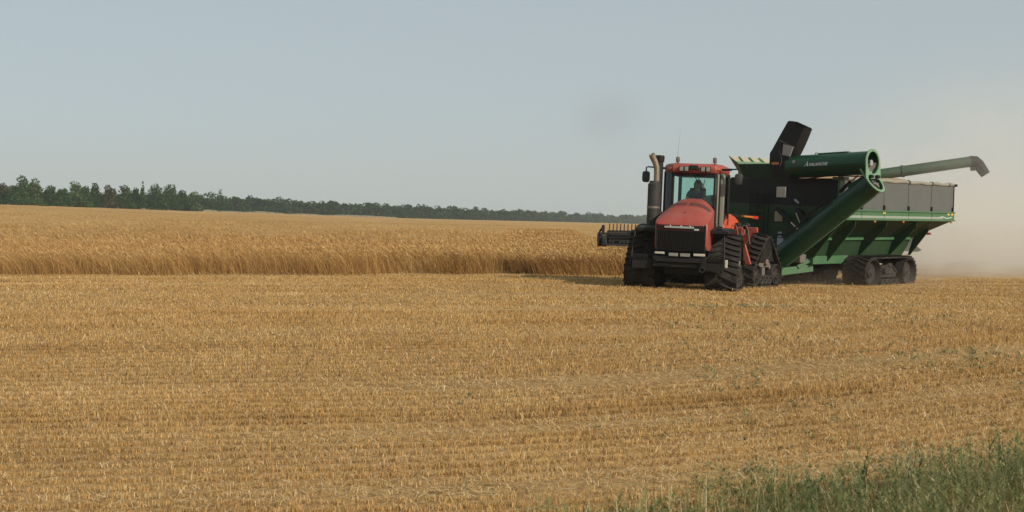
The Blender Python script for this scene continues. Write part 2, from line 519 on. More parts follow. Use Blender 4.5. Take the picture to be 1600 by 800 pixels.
st = Blades()
for y0, y1, dens, wf, hf in ((9.5, 16, 1350, .78, .85), (16, 26, 760, .95, .85), (26, 46, 300, 1.45, .75)):
    x, y = stubble_points(y0, y1, dens)
    keep = (.6 * wob(x, y, 1.3, 8) + lane_band(x, y) * (.35 + .85 * sst(-4, 2, x)) + RNG.normal(0, .35, len(x))) > -.55
    x, y = x[keep], y[keep]
    edge = (x < 6.9) & (y > edge_y(x) + .15)
    x, y = x[~edge], y[~edge]
    n = len(x)
    z = ground(x, y) - .01
    lb = lane_band(x, y)
    h = RNG.uniform(.034, .080, n) * hf * (1 + .22 * wob(x, y, .9, 9)) * (1 + .35 * lb * sst(-5, 2, x))
    la = RNG.uniform(0, 6.28, n); lm = np.abs(RNG.normal(0, .34 + .35 * sst(-1, 4, x), n)) * h
    p0 = np.stack([x, y, z], 1)
    p1 = p0 + np.stack([np.cos(la) * lm, np.sin(la) * lm, h], 1)
    hd = RNG.normal(0, .8, n)
    st.strip(p0, p1, RNG.uniform(.004, .009, n) * wf, hd, np.clip(RNG.beta(1.5, 1.7, n) - .12 * lb + .10 * wob(x, y, .5, 62), 0, 1), .8)
o = st.build('stubble', M['stubble'])
tag(o, 'short golden wheat stubble standing in drill rows over the cut field', 'stubble', kind='stuff')

lo = Blades()
for y0, y1, dens, wf in ((9.5, 18, 420, 1.0), (18, 30, 150, 1.4), (30, 48, 50, 2.0)):
    n = int(dens * .4265 * 1.12 * (y1 * y1 - y0 * y0))
    y = np.sqrt(RNG.uniform(y0 * y0, y1 * y1, n)); x = RNG.uniform(-1, 1, n) * .48 * y
    band = .45 * wob(.35 * x, lane(x, y), .75, 3) - .9 * lane_band(x, y) * (.35 + .65 * sst(-3, 3, x)) + .45 * sst(-1, 3, x) * (1 - sst(22, 34, y)) - .15
    line = np.exp(-((y - (21.0 + .10 * x)) / .22) ** 2) * (x < 1) * 2.0 + np.exp(-((y - (26.3 + .04 * x)) / .3) ** 2) * 1.6
    ln = lane(x, y); line = line + 1.9 * np.exp(-((np.mod(ln + .35 * wob(x, y, 3, 63), 1.35) - .6) / .13) ** 2) * sst(-.1, .5, wob(.5 * x, y, 1.8, 64) + .25 * sst(-2, 3, x))
    line = line + np.exp(-((y - (10.9 + .12 * (x + 2))) / .25) ** 2) * (np.abs(x + 1.6) < 1.6) * 2.5
    keep = band + line + RNG.normal(0, .45, n) > .12
    x, y = x[keep], y[keep]; n = len(x)
    L = RNG.uniform(.025, .13, n) * (1 + .4 * (wf - 1)); a = RNG.uniform(0, 6.28, n)
    z = ground(x, y) + RNG.uniform(.015, .085, n)
    p0 = np.stack([x, y, z], 1)
    p1 = p0 + np.stack([np.cos(a) * L, np.sin(a) * L, RNG.normal(0, .25, n) * L], 1)
    lo.strip(p0, p1, RNG.uniform(.003, .0065, n) * wf, a + math.pi / 2, RNG.beta(1.6, 2.4, n), 1.0)
o = lo.build('loose_straw', M['straw'])
tag(o, 'pale loose straw scattered flat over the stubble', 'straw', kind='stuff')

# ------------------------------------------------------------------ standing wheat
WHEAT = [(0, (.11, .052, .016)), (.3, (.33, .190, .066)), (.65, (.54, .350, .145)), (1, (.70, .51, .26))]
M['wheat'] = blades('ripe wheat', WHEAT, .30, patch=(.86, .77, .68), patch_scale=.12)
def canopy_material():
    m, t, b = new_mat('wheat canopy')
    tc = N(t, 'ShaderNodeTexCoord')
    n0 = N(t, 'ShaderNodeTexNoise', Scale=.05, Detail=6.0, Roughness=.6)
    n1 = N(t, 'ShaderNodeTexNoise', Scale=3.2, Detail=8.0, Roughness=.75)
    mp = N(t, 'ShaderNodeMapping'); mp.inputs['Scale'].default_value = (1, .35, 1)
    t.links.new(tc.outputs['Object'], n0.inputs[0]); t.links.new(tc.outputs['Object'], mp.inputs[0]); t.links.new(mp.outputs[0], n1.inputs[0])
    r1 = ramp(t, [(.33, (.21, .118, .042)), (.48, (.42, .265, .105)), (.62, (.56, .375, .165)), (.8, (.66, .48, .25))])
    t.links.new(n1.outputs[0], r1.inputs[0])
    r0 = ramp(t, [(.35, (.84, .78, .70)), (.65, (1.04, 1.02, 1.0))])
    t.links.new(n0.outputs[0], r0.inputs[0])
    mx = N(t, 'ShaderNodeMixRGB', blend_type='MULTIPLY'); mx.inputs[0].default_value = 1
    t.links.new(r1.outputs[0], mx.inputs[1]); t.links.new(r0.outputs[0], mx.inputs[2])
    t.links.new(mx.outputs[0], b.inputs['Base Color'])
    b.inputs['Roughness'].default_value = .95; b.inputs['Specular IOR Level'].default_value = .05
    bp = N(t, 'ShaderNodeBump', Strength=.9, Distance=.25)
    t.links.new(n1.outputs[0], bp.inputs['Height']); t.links.new(bp.outputs[0], b.inputs['Normal'])
    return m

def right_limit(y):          # the crop ends where the header has passed
    return np.where(y < 51.5, 6.9, np.where(y < 53.8, 3.2, 7.0)) + 0 * y

wh = Blades()
def wheat_zone(y0, y1, dens, wf, stem=True, front=False):
    n = int(dens * (y1 - y0) * (.47 * (y0 + y1) / 2 + 8))
    y = RNG.uniform(y0, y1, n)
    x = RNG.uniform(-.47, 1, n); x = np.where(x < 0, x * y, x * 8)
    n2 = n
    lim = right_limit(y)
    ey = edge_y(x)
    depth = y - ey
    keep = (depth > 0) & (x < lim) & ~((depth < 1.4) & (wob(x, .5 * y, .85, 35) + RNG.normal(0, .12, n) < -.04))
    x, y, depth = x[keep], y[keep], depth[keep]; n = len(x)
    z = ground(x, y)
    hgt = .86 * (1 + .10 * wob(x, y, 3, 31) + .07 * wob(x, y, .8, 32)) * RNG.uniform(.72, 1.08, n)
    lean = RNG.normal(.54, .30, n) + .25 * wob(x, y, 1.1, 33)
    ld = math.pi + RNG.normal(.15, .85, n)         # tops lean to the left
    front_k = np.exp(-depth / .5)
    d = np.stack([np.cos(ld), np.sin(ld) - .3 * front_k, 0 * ld], 1)
    rnd = np.clip(RNG.beta(2.4, 2.2, n) - .42 * np.exp(-((x + 1.4) / 1.7) ** 4) * np.exp(-depth / 1.4), 0, 1)   # one clump of darker stalks, strongest at the crop edge
    b0 = np.stack([x, y, z], 1)
    up = np.array([0, 0, 1.0])
    mid = b0 + d * (hgt * lean * .45)[:, None] + up * (hgt * .58)[:, None]
    top = b0 + d * (hgt * lean)[:, None] + up * (hgt * .92)[:, None]
    tip = top + d * RNG.uniform(.04, .10, n)[:, None] + up * RNG.uniform(-.05, .07, n)[:, None]
    hd = RNG.normal(0, .7, n)
    if stem:
        wd = RNG.uniform(.006, .011, n) * wf
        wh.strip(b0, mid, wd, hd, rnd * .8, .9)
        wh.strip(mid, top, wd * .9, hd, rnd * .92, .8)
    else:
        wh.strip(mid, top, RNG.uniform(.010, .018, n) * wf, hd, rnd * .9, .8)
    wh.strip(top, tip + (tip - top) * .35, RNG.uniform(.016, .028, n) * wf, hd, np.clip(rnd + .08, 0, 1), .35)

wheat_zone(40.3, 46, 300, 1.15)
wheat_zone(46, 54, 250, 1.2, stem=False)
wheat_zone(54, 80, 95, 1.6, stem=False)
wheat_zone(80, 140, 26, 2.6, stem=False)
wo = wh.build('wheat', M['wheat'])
tag(wo, 'standing ripe wheat leaning left along the uncut edge', 'wheat', kind='stuff')

cv = []
cys = np.concatenate([np.array([44.9, 45.6, 46.4, 47.2]), np.arange(48, 51.6, .9), np.array([51.5, 51.9, 53.6, 54.2]), np.arange(55, 80, 1.2), np.geomspace(81, 1350, 110)])
for y in cys:
    r_ = 6.9 if y < 51.6 else (3.1 if y < 53.8 else 7.0 + max(0, (y - 60)) * .12)
    l_ = -.5 * y - 2
    if y > 300: l_ = -.75 * y
    x = l_ + (r_ - l_) * np.linspace(0, 1, 260)
    hz = .62 + .08 * wob(x, y + 0 * x, 1.2, 41) + .06 * wob(x, y + 0 * x, 4, 42)
    hz = hz * (0 if y < 45.1 else min(1, .35 + (y - 45) * .30)) 
    hz = hz + .12 * min(1, max(0, (y - 80) / 60))
    cv.append(np.stack([x, np.full_like(x, y), ground(x, y) + hz + .004], 1))
cv = np.concatenate(cv); nr, nc = len(cys), 260
ii, jj = np.meshgrid(np.arange(nr - 1), np.arange(nc - 1), indexing='ij'); q = (ii * nc + jj).ravel()
cf = np.stack([q, q + 1, q + nc + 1, q + nc], 1)
co = np_mesh('wheat_field', cv, cf, canopy_material(), smooth=True)
tag(co, 'ripe wheat crop rising up the far slope to the trees', 'wheat field', kind='stuff')

# ------------------------------------------------------------------ trees
LEAF = {}
def leafmat(key, c):
    LEAF[key] = blades('leaves ' + key, [(0, tuple(.30 * k for k in c)), (.55, c), (1, tuple(2.3 * k for k in c))], .25)
leafmat('dark', (.024, .056, .018)); leafmat('mid', (.036, .074, .022)); leafmat('light', (.066, .104, .034)); leafmat('brown', (.060, .058, .026))
leafmat('far', (.025, .055, .019))

def leaf_cloud(bl, lobes, n, size):
    """leaf clumps spread through the volume of several ellipsoids"""
    wts = np.array([l[3] * l[4] * l[5] for l in lobes]) ** .8; wts /= wts.sum()
    for (cx, cy, cz, rx, ry, rz), wt in zip(lobes, wts):
        k = max(12, int(n * wt))
        d = RNG.normal(0, 1, (k, 3)); d /= np.linalg.norm(d, axis=1)[:, None]
        rr = RNG.uniform(.35, 1.0, k) ** .45 * (1 + .16 * np.sin(5 * d[:, 0] + cx) * np.cos(4 * d[:, 2] + cz))
        p = np.array([cx, cy, cz]) + d * rr[:, None] * np.array([rx, ry, rz])
        t1 = RNG.normal(0, 1, (k, 3)); t1 /= np.linalg.norm(t1, axis=1)[:, None]
        nrm = d + .9 * RNG.normal(0, 1, (k, 3)); t2 = np.cross(nrm, t1); t2 /= np.linalg.norm(t2, axis=1)[:, None]
        s = (RNG.uniform(.6, 1.4, k) * size / 2)[:, None]
        tone = np.clip(RNG.beta(2, 2.5, k) + .12 * RNG.normal(), 0, 1)
        bl.quads(p - t1 * s, p - t2 * s * .8, p + t1 * s, p + t2 * s * .8, tone)

def crown_lobes(h, wd, kind):
    L = []
    if kind == 'spire':
        for k in range(6):
            f = k / 5
            L.append((random.uniform(-.1, .1), 0, h * (.25 + .7 * f), wd * (.55 - .42 * f), wd * (.55 - .42 * f), h * .13))
        return L
    nl = 8 if kind == 'wide' else 6
    for k in range(nl):
        f = k / (nl - 1)
        a = random.uniform(0, 6.28)
        off = wd * .5 * (1 - f * .85) * random.uniform(.4, .8)
        r = wd * random.uniform(.27, .40) * (1.1 - .35 * f)
        L.append((math.cos(a) * off, math.sin(a) * off, h * (.22 + .66 * f), r, r, h * random.uniform(.13, .19)))
    L.append((0, 0, h * .45, wd * .42, wd * .42, h * .42)); L.append((0, 0, h * .22, wd * .55, wd * .5, h * .22))
    return L

def px_point(px, Y):
    x = (px - 800) / 1876 * Y
    return x, Y, float(ground(x, Y))

TREES = [  # px, top py, distance, width m, leaf, crown, label
    (-14, 287, 338, 6.5, 'dark', 'round', 'dark tree cut by the left end of the tree line'),
    (4, 287, 345, 5.0, 'brown', 'round', 'brownish topped tree nearest the left end of the tree line'),
    (19, 291, 342, 5.0, 'mid', 'round', 'low tree tucked against the left side of the tallest tree'),
    (36, 276.5, 350, 6.0, 'mid', 'wide', 'tallest tree of the whole line with a brownish peaked crown'),
    (54, 280, 352, 5.5, 'light', 'round', 'pale green round tree touching the right side of the tallest tree'),
    (80, 292, 362, 6.0, 'dark', 'round', 'low dark tree right of the dip in the tree line'),
    (97, 295, 365, 5.0, 'mid', 'round', 'lowest tree in the dip between two tall groups'),
    (119, 283.5, 370, 7.0, 'light', 'wide', 'tall pale tree with a broad domed crown standing alone above its neighbours'),
    (133, 291, 372, 5.0, 'mid', 'round', 'short shoulder tree leaning on the broad domed pale tree'),
    (149, 288, 378, 5.0, 'dark', 'round', 'bluish dark tree with a small pointed top'),
    (170, 290, 384, 5.5, 'brown', 'round', 'rusty tinged tree between two darker trees'),
    (194, 289, 390, 6.0, 'mid', 'wide', 'yellow flecked tree just left of the thin spire'),
    (211, 294, 395, 4.5, 'dark', 'round', 'low dark bushy tree at the foot of the thin spire'),
    (223, 285.5, 398, 2.4, 'dark', 'spire', 'thin dark spire shaped tree poking above the line'),
    (243, 287.5, 402, 7.0, 'dark', 'wide', 'broad dark tree right of the thin spire'),
    (266, 288.5, 406, 7.5, 'mid', 'wide', 'wide stepped tree that ends the tall left part of the line'),
    (285, 297, 420, 6.0, 'dark', 'round', 'sloping shoulder tree where the line drops to the right'),
    (304, 300, 440, 6.0, 'light', 'round', 'small light green dome right of the drop in the line'),
    (344, 297, 500, 5.0, 'dark', 'spire', 'pointed dark tree above the lower right run of the line'),
]
for px, top, Y, wd, lf, kind, lab in TREES:
    x, y, z = px_point(px, Y)
    h = (363 - top) / 1876 * Y + EYE - z
    t = empty('tree', (x, y, z), (0, 0, random.uniform(0, 6)), lab, 'tree', 'tall trees at the left of the far tree line')
    tb = MB().tube([(0, 0, -.3), (.1, 0, h * .3), (.05, .1, h * .62), (0, 0, h * .88)], [.22, .17, .11, .03], 7)
    for k in range(5):
        a = random.uniform(0, 6.28); f = random.uniform(.25, .55); l = wd * random.uniform(.22, .38)
        tb.tube([(.05, 0, h * f), (math.cos(a) * l * .6, math.sin(a) * l * .6, h * (f + .12)), (math.cos(a) * l, math.sin(a) * l, h * (f + .2))], [.08, .05, .02], 5)
    tb.build('trunk', M['bark'], t)
    bl = Blades(); leaf_cloud(bl, crown_lobes(h, wd, kind), 2600 if kind != 'spire' else 700, .50)
    bl.build('crown', LEAF[lf], t)

wood = Blades()
PX = [-120, 0, 100, 200, 300, 400, 600, 700, 800, 900, 1000, 1150, 1320]
PY = [330, 355, 390, 415, 520, 575, 640, 700, 800, 1000, 1200, 1500, 1900]
TPX = [-120, 60, 100, 200, 300, 400, 500, 600, 700, 800, 900, 1000, 1150, 1320]
TPY = [294, 297, 299, 298, 301.5, 307, 311, 316, 321, 326.5, 331, 334.5, 341, 350]
for px in np.arange(-120, 1320, 3.3):
    Y = np.interp(px, PX, PY) + random.uniform(4, 30)
    x, y, z = px_point(px + random.uniform(-2, 2), Y)
    h = (363 - np.interp(px, TPX, TPY)) / 1876 * Y + EYE - z
    h = max(3.0, h * random.uniform(.80, 1.06) * (1.2 if random.random() < .06 else 1))
    wd = random.uniform(5, 8) * (Y / 500) ** .5
    lobes = [(x + random.uniform(-.2, .2) * wd, y, z + h * .3, wd * .6, wd * .45, h * .34)]
    for k in range(3):
        lobes.append((x + random.uniform(-.4, .4) * wd, y + random.uniform(-.3, .3) * wd, z + h * random.uniform(.5, .82), wd * random.uniform(.2, .3), wd * .25, h * .17))
    leaf_cloud(wood, lobes, 420, .75 * (Y / 420) ** .6)
wo2 = wood.build('wood', LEAF['far'])
tag(wo2, 'long dark green wood running along the horizon behind the wheat', 'wood', kind='stuff')

far = Blades()
for px in np.arange(1290, 1760, 3):
    Y = 2100 + random.uniform(-40, 40)
    x, y, z = px_point(px, Y)
    h = random.uniform(7, 11)
    leaf_cloud(far, [(x, y, z + h * .4, 7, 5, h * .5), (x + random.uniform(-4, 4), y, z + h * .7, 4, 4, h * .3)], 60, 2.2)
tag(far.build('distant_wood', LEAF['far']), 'faint distant wood on the right horizon behind the dust', 'wood', kind='stuff')

dg = Blades()
n = 9000
px = RNG.uniform(-40, 620, n); Y = np.interp(px, PX, PY) - 6 + RNG.uniform(-3, 3, n)
x = (px - 800) / 1876 * Y; z = ground(x, Y) + .4
hh = RNG.uniform(.5, 1.0, n) * (1 + .5 * wob(x, Y, 4, 77))
p0 = np.stack([x, Y, z], 1); p1 = p0 + np.stack([RNG.normal(0, .2, n), 0 * x, hh], 1)
dg.strip(p0, p1, RNG.uniform(.12, .3, n), RNG.normal(0, .4, n), RNG.uniform(0, 1, n), .4)
tag(dg.build('dry_grass', blades('pale dry grass', [(0, (.16, .15, .09)), (1, (.50, .44, .32))], .3)),
    'pale dry grass strip at the foot of the far trees', 'dry grass', kind='stuff')

# ------------------------------------------------------------------ rubber tracks
def hull_path(circles, step=.05):
    """closed belt line round circles given as (y, z, r), in order round the loop"""
    pts = []
    for (cy, cz, r) in circles:
        for k in range(96):
            a = 2 * math.pi * k / 96
            pts.append((cy + r * math.cos(a), cz + r * math.sin(a)))
    P = sorted(set((round(a, 5), round(b, 5)) for a, b in pts))
    def half(seq):
        h = []
        for p in seq:
            while len(h) > 1 and (h[-1][0] - h[-2][0]) * (p[1] - h[-2][1]) - (h[-1][1] - h[-2][1]) * (p[0] - h[-2][0]) <= 0: h.pop()
            h.append(p)
        return h
    lo_, hi_ = half(P), half(P[::-1])
    H = lo_[:-1] + hi_[:-1]
    H = np.array(H + [H[0]]); seg = np.linalg.norm(np.diff(H, axis=0), axis=1); s = np.concatenate([[0], np.cumsum(seg)])
    n = int(s[-1] / step)
    t = np.linspace(0, s[-1], n, endpoint=False)
    y = np.interp(t, s, H[:, 0]); z = np.interp(t, s, H[:, 1])
    ty = np.roll(y, -1) - np.roll(y, 1); tz = np.roll(z, -1) - np.roll(z, 1); l = np.hypot(ty, tz)
    ny, nz = tz / l, -ty / l                     # outward for a counter-clockwise hull
    return y, z, ny, nz

def track_unit(parent, x0, x1, circles, lug_h=.05, lug_every=3, outward=1, rollers=(), drive=None, idlers=(), frame=None, step=.05, solid_wheels=False, name='track'):
    thick = .045
    y, z, ny, nz = hull_path(circles, step)
    n = len(y)
    b = MB()
    vs = []
    for off, xx in ((0, x0), (0, x1), (thick, x1), (thick, x0)):
        for k in range(n): vs.append((xx, y[k] + ny[k] * off, z[k] + nz[k] * off))
    fs = []
    for a in range(4):
        c = (a + 1) % 4
        for k in range(n): fs.append((a * n + k, a * n + (k + 1) % n, c * n + (k + 1) % n, c * n + k))
    b.add(vs, fs)
    def at(k, off):
        i = int(math.floor(k)) % n; f = k - math.floor(k); j = (i + 1) % n
        yy = y[i] * (1 - f) + y[j] * f; zz = z[i] * (1 - f) + z[j] * f
        return yy + ny[i] * off, zz + nz[i] * off
    xm = (x0 + x1) / 2; wv = .75
    for k in range(0, n, lug_every):
        for half, (xa, xb) in enumerate(((x0 - .012, xm + .03), (x1 + .012, xm - .03))):
            sh = 3.2 if half == 0 else 3.2
            kk = k + (lug_every / 2 if half else 0)
            # bar slants towards the middle of the belt
            vs = []
            segs = 4
            for q in range(segs + 1):
                f = q / segs
                xx = xa + (xb - xa) * f
                kq = kk - sh * f ** 1.3
                for dk, off in ((-.62, thick * .8), (-.38, thick + lug_h), (.38, thick + lug_h), (.62, thick * .8)):
                    yy, zz = at(kq + dk * wv * .05 / step, off)
                    vs.append((xx, yy, zz))
            fs = [(q * 4 + c, q * 4 + (c + 1) % 4, (q + 1) * 4 + (c + 1) % 4, (q + 1) * 4 + c) for q in range(segs) for c in range(4)]
            fs += [(3, 2, 1, 0), tuple(segs * 4 + c for c in range(4))]
            b.add(vs, fs)
    tr = b.build(name, M['rubber'], parent, smooth=30)
    xo = x1 if outward > 0 else x0
    s = outward
    def wheel(cy, cz, r, nm, spokes=10):
        wb = MB()
        wdt = (x1 - x0)
        if solid_wheels:
            prof = [(-.30, r * .98), (-.02, r * .98), (-.02, r * .90), (-.16, r * .80), (-.20, r * .34), (-.10, r * .30), (-.08, r * .16), (-.05, r * .14)]
            wb.lathe([(s * a, q) for a, q in prof], (xo, cy, cz), 'x', 32)
            wb.lathe([(-s * .02, r * 1.0), (s * .02, r * 1.0), (s * .02, r * .94), (-s * .02, r * .94)], (xo, cy, cz), 'x', 32, cap=False)
            for k in range(8):
                a = 2 * math.pi * k / 8
                wb.lathe([(-s * .20, .022), (-s * .15, .022)], (xo, cy + r * .24 * math.cos(a), cz + r * .24 * math.sin(a)), 'x', 6)
        else:
            wb.lathe([(-s * .26, r), (-s * .04, r), (-s * .03, r * .90), (-s * .12, r * .84), (-s * .16, r * .40), (-s * .08, r * .34), (-s * .06, r * .18)], (xo, cy, cz), 'x', 28)
            for k in range(spokes):
                a = 2 * math.pi * k / spokes
                d = Vector((0, math.cos(a), math.sin(a)))
                c = Vector((xo - s * .10, cy, cz))
                wb.bar(c + d * r * .32, c + d * r * .88, .035, .05, up=(1, 0, 0))
        # second wheel half on the inner side
        wb.lathe([(-s * (wdt - .04), r), (-s * (wdt - .26), r), (-s * (wdt - .22), r * .4)], (xo, cy, cz), 'x', 20)
        wb.tube([(xo - s * .1, cy, cz), (xo - s * (wdt + .1), cy, cz)], r * .14, 10)
        return wb.build(nm, M['wheel'], tr)
    if drive: wheel(*drive, 'drive_wheel', 12)
    for i_ in idlers: wheel(*i_, 'idler_wheel', 10)
    for (cy, cz, r) in rollers:
        rb = MB().lathe([(-s * .24, r), (-s * .05, r), (-s * .04, r * .8), (-s * .09, r * .6), (-s * .09, r * .3), (-s * .04, r * .25)], (xo, cy, cz), 'x', 20)
        rb.lathe([(-s * (x1 - x0 - .04), r), (-s * (x1 - x0 - .24), r)], (xo, cy, cz), 'x', 16)
        rb.tube([(xo - s * .2, cy, cz), (xo - s * (x1 - x0 - .1), cy, cz)], r * .3, 8)
        rb.build('roller', M['wheel'], tr)
    if frame: frame(tr, xo, s)
    return tr

TRI = [(0, 1.20, .34), (-.74, .40, .345), (.74, .40, .345), (0, .26, .2)]
def tractor_track_frame(tr, xo, s):
    fb = MB()
    fb.span((xo - s * .12, -.42, .62), (xo - s * .24, .42, .78))
    fb.prism([(-.30, .78), (.30, .78), (.16, 1.02), (-.16, 1.02)], xo - s * .14, xo - s * .24)
    fb.lathe([(-s * .02, .10), (-s * .16, .12), (-s * .3, .15)], (xo, 0, .78), 'x', 16)
    fb.span((xo - s * .14, -.10, .36), (xo - s * .22, .10, .64))
    fb.bar((xo - s * .18, -.4, .66), (xo - s * .18, -.74, .42), .10, .14)
    fb.bar((xo - s * .18, .4, .66), (xo - s * .18, .74, .42), .10, .14)
    fb.tube([(xo - s * .2, 0, .8), (xo - s * 1.0, 0, .8)], .13, 12)
    fb.build('undercarriage', M['steel'], tr, bevel=.012)
    gb = MB()
    gb.prism([(-.56, .80), (.56, .80), (.30, 1.22), (.17, 1.44), (.0, 1.50), (-.17, 1.44), (-.30, 1.22)], xo - s * .05, xo - s * .09)
    gb.build('drive_guard', M['black'], tr)

def tractor_track(parent, s):
    x0, x1 = (.72, 1.60) if s > 0 else (-1.60, -.72)
    return track_unit(parent, x0, x1, TRI, lug_h=.06, lug_every=4, outward=s, drive=(0, 1.20, .32), idlers=((-.74, .40, .325), (.74, .40, .325)),
                      rollers=((-.30, .22, .15), (0, .22, .15), (.30, .22, .15)), frame=tractor_track_frame)

# ------------------------------------------------------------------ tractor
ROLL = R(2.5)
TF0 = Vector((5.03, 35.06, .02)); TH_F = R(16)
TH_R = R(35)
tractor = empty('tractor', TF0, (0, ROLL, -TH_F),
                'red articulated four track tractor towing the green grain cart towards the camera', 'tractor')
for s in (-1, 1): tractor_track(tractor, s)

# --- hood
def hood_section(y, hw, ze, zc, zb, ex=2.6, n=22):
    pts = [(-hw, y, zb)]
    for k in range(n + 1):
        t = -1 + 2 * k / n
        pts.append((hw * (math.copysign(abs(t) ** .85, t)), y, ze + (zc - ze) * (1 - abs(t) ** ex)))
    pts.append((hw, y, zb))
    return pts
HX = .06
hs_ = [(-1.62, .70, 1.83, 1.88, 1.80), (-1.60, .725, 1.865, 1.93, 1.30), (-1.50, .735, 1.93, 2.03, 1.15), (-1.1, .745, 2.03, 2.22, 1.15), (-.6, .74, 2.13, 2.39, 1.2),
       (0.0, .71, 2.22, 2.54, 1.25), (.5, .66, 2.28, 2.62, 1.3), (.78, .60, 2.30, 2.64, 1.35)]
hb = MB().loft([[(p[0] + HX, p[1], p[2]) for p in hood_section(*q)] for q in hs_])
hood = hb.build('hood', M['red'], tractor, smooth=50)
def hood_top(x, y):
    Y = [q[0] for q in hs_]
    hw, ze, zc = (np.interp(y, Y, [q[k] for q in hs_]) for k in (1, 2, 3))
    t = (x - HX) / hw; t = math.copysign(abs(t) ** (1 / .85), t)
    return ze + (zc - ze) * (1 - abs(t) ** 2.6)
for sx in (-1, 1):
    vb = MB(); g_ = 14
    rows = []
    for yy in (-.55, -.42, -.30, -.18):
        rows.append([(HX + sx * (.035 + (.60 + .05 * (yy + .55)) * k / g_), yy, hood_top(HX + sx * (.035 + (.60 + .05 * (yy + .55)) * k / g_), yy) + .006) for k in range(g_ + 1)])
    vb.loft(rows, closed=False, cap=False)
    vb.build('hood_vent', M['red_dark'], hood)
MB().lathe([(0, .028), (.02, .028)], (HX + .02, -1.18, hood_top(HX + .02, -1.18) - .005), 'z', 10).build('hood_latch', M['black'], hood)
# --- grille
gb = MB().span((HX - .69, -1.615, 1.10), (HX + .69, -1.55, 1.855))
for k in range(25):
    x = HX - .645 + 1.29 * k / 24
    gb.span((x - .010, -1.655, 1.12), (x + .010, -1.60, 1.84))
gb.span((HX - .69, -1.66, 1.10), (HX - .655, -1.60, 1.85)); gb.span((HX + .655, -1.66, 1.10), (HX + .69, -1.60, 1.85))
grille = gb.build('grille', M['grille'], tractor)
cb = MB().span((HX - .46, -1.685, 1.745), (HX + .36, -1.655, 1.80))
for k in (-.3, .0, .25): cb.lathe([(0, .035), (.03, .02)], (HX + k, -1.67, 1.795), 'z', 10)
cb.build('badge_bar', M['chrome'], grille, bevel=.006)
MB().span((HX + .37, -1.665, 1.70), (HX + .50, -1.657, 1.745)).build('number_badge', M['white'], grille)
# --- headlamps in the bumper line
for x0, x1, z0, z1, m_ in ((-.70, -.43, 1.01, 1.07, 'beige'), (-.31, -.05, .96, 1.05, 'lamp'), (.01, .28, .96, 1.05, 'lamp'), (.38, .70, .99, 1.06, 'beige')):
    hl = MB().span((HX + x0, -1.70, z0), (HX + x1, -1.60, z1)).build('headlight', M[m_], tractor, bevel=.012)
    MB().span((HX + x0 - .015, -1.675, z0 - .015), (HX + x1 + .015, -1.60, z1 + .015)).build('lamp_housing', M['black'], hl)
# --- bumper and weights
bb = MB().span((-.70, -1.64, .66), (.78, -1.2, .95))
bb.span((-.62, -1.72, .80), (.70, -1.64, .90))
for k in range(9):
    bb.span((-.55 + k * .05, -1.665, .70), (-.53 + k * .05, -1.64, .78)); bb.span((.22 + k * .05, -1.665, .70), (.24 + k * .05, -1.64, .78))
bb.build('bumper', M['black'], tractor, bevel=.01)
hk = MB().tube([(.70 + .07 * math.cos(a), -1.74, .62 + .07 * math.sin(a)) for a in np.linspace(0, 6.0, 12)], .025, 8)
hk.span((.68, -1.76, .66), (.72, -1.70, .90)); hk.build('tow_hook', M['black'], tractor)
for sx in (-1, 1):
    wb = MB()
    xa, xb = (.76, 1.27) if sx > 0 else (-1.30, -.74)
    wb.span((xa, -1.52, .58), (xb, -1.30, .88))
    for k in range(11):
        x = xa + .02 + (xb - xa - .04) * k / 10
        wb.span((x - .012, -1.56, .84), (x + .012, -1.32, .97))
    wb.build('step_plate', M['black'], tractor, bevel=.006)
MB().span((1.29, -1.50, .70), (1.36, -1.36, .92)).build('side_marker', M['beige'], tractor, bevel=.01)
fb = MB().span((-.45, -1.1, .45), (.55, 1.6, .95)); fb.span((-.62, -.35, .62), (.70, .35, 1.15)); fb.build('chassis', M['black'], tractor)
# --- engine side and platforms
eb = MB().span((-.55, -1.3, .95), (.66, .75, 1.32)); eb.build('engine_block', M['black'], tractor)
for sx in (-1, 1):
    pb = MB()
    xa = .80 if sx > 0 else -1.32; xb = 1.32 if sx > 0 else -.72
    pb.prism([(-1.05, 1.62), (-.2, 1.66), (.9, 1.66), (.9, 1.78), (-.25, 1.80), (-1.05, 1.72)], xa, xb)
    pb.build('fender', M['black'], tractor, bevel=.02)
# --- hand rails
def rail(pts, parent, name='handrail', r=.018, mat='black'):
    return MB().tube(pts, r, 8).build(name, M[mat], parent)
rail([(-1.38, -1.30, .68), (-1.36, -1.15, 1.2), (-1.33, -1.0, 1.66), (-1.27, -.95, 1.78), (-1.15, -.93, 1.82), (-.98, -.9, 1.80)], tractor, r=.022)
rail([(1.24, -1.2, .72), (1.22, -1.1, 1.2), (1.19, -.95, 1.66), (1.13, -.92, 1.75), (.98, -.9, 1.76), (.90, -.9, 1.70), (.88, -.9, 1.55)], tractor, r=.022)
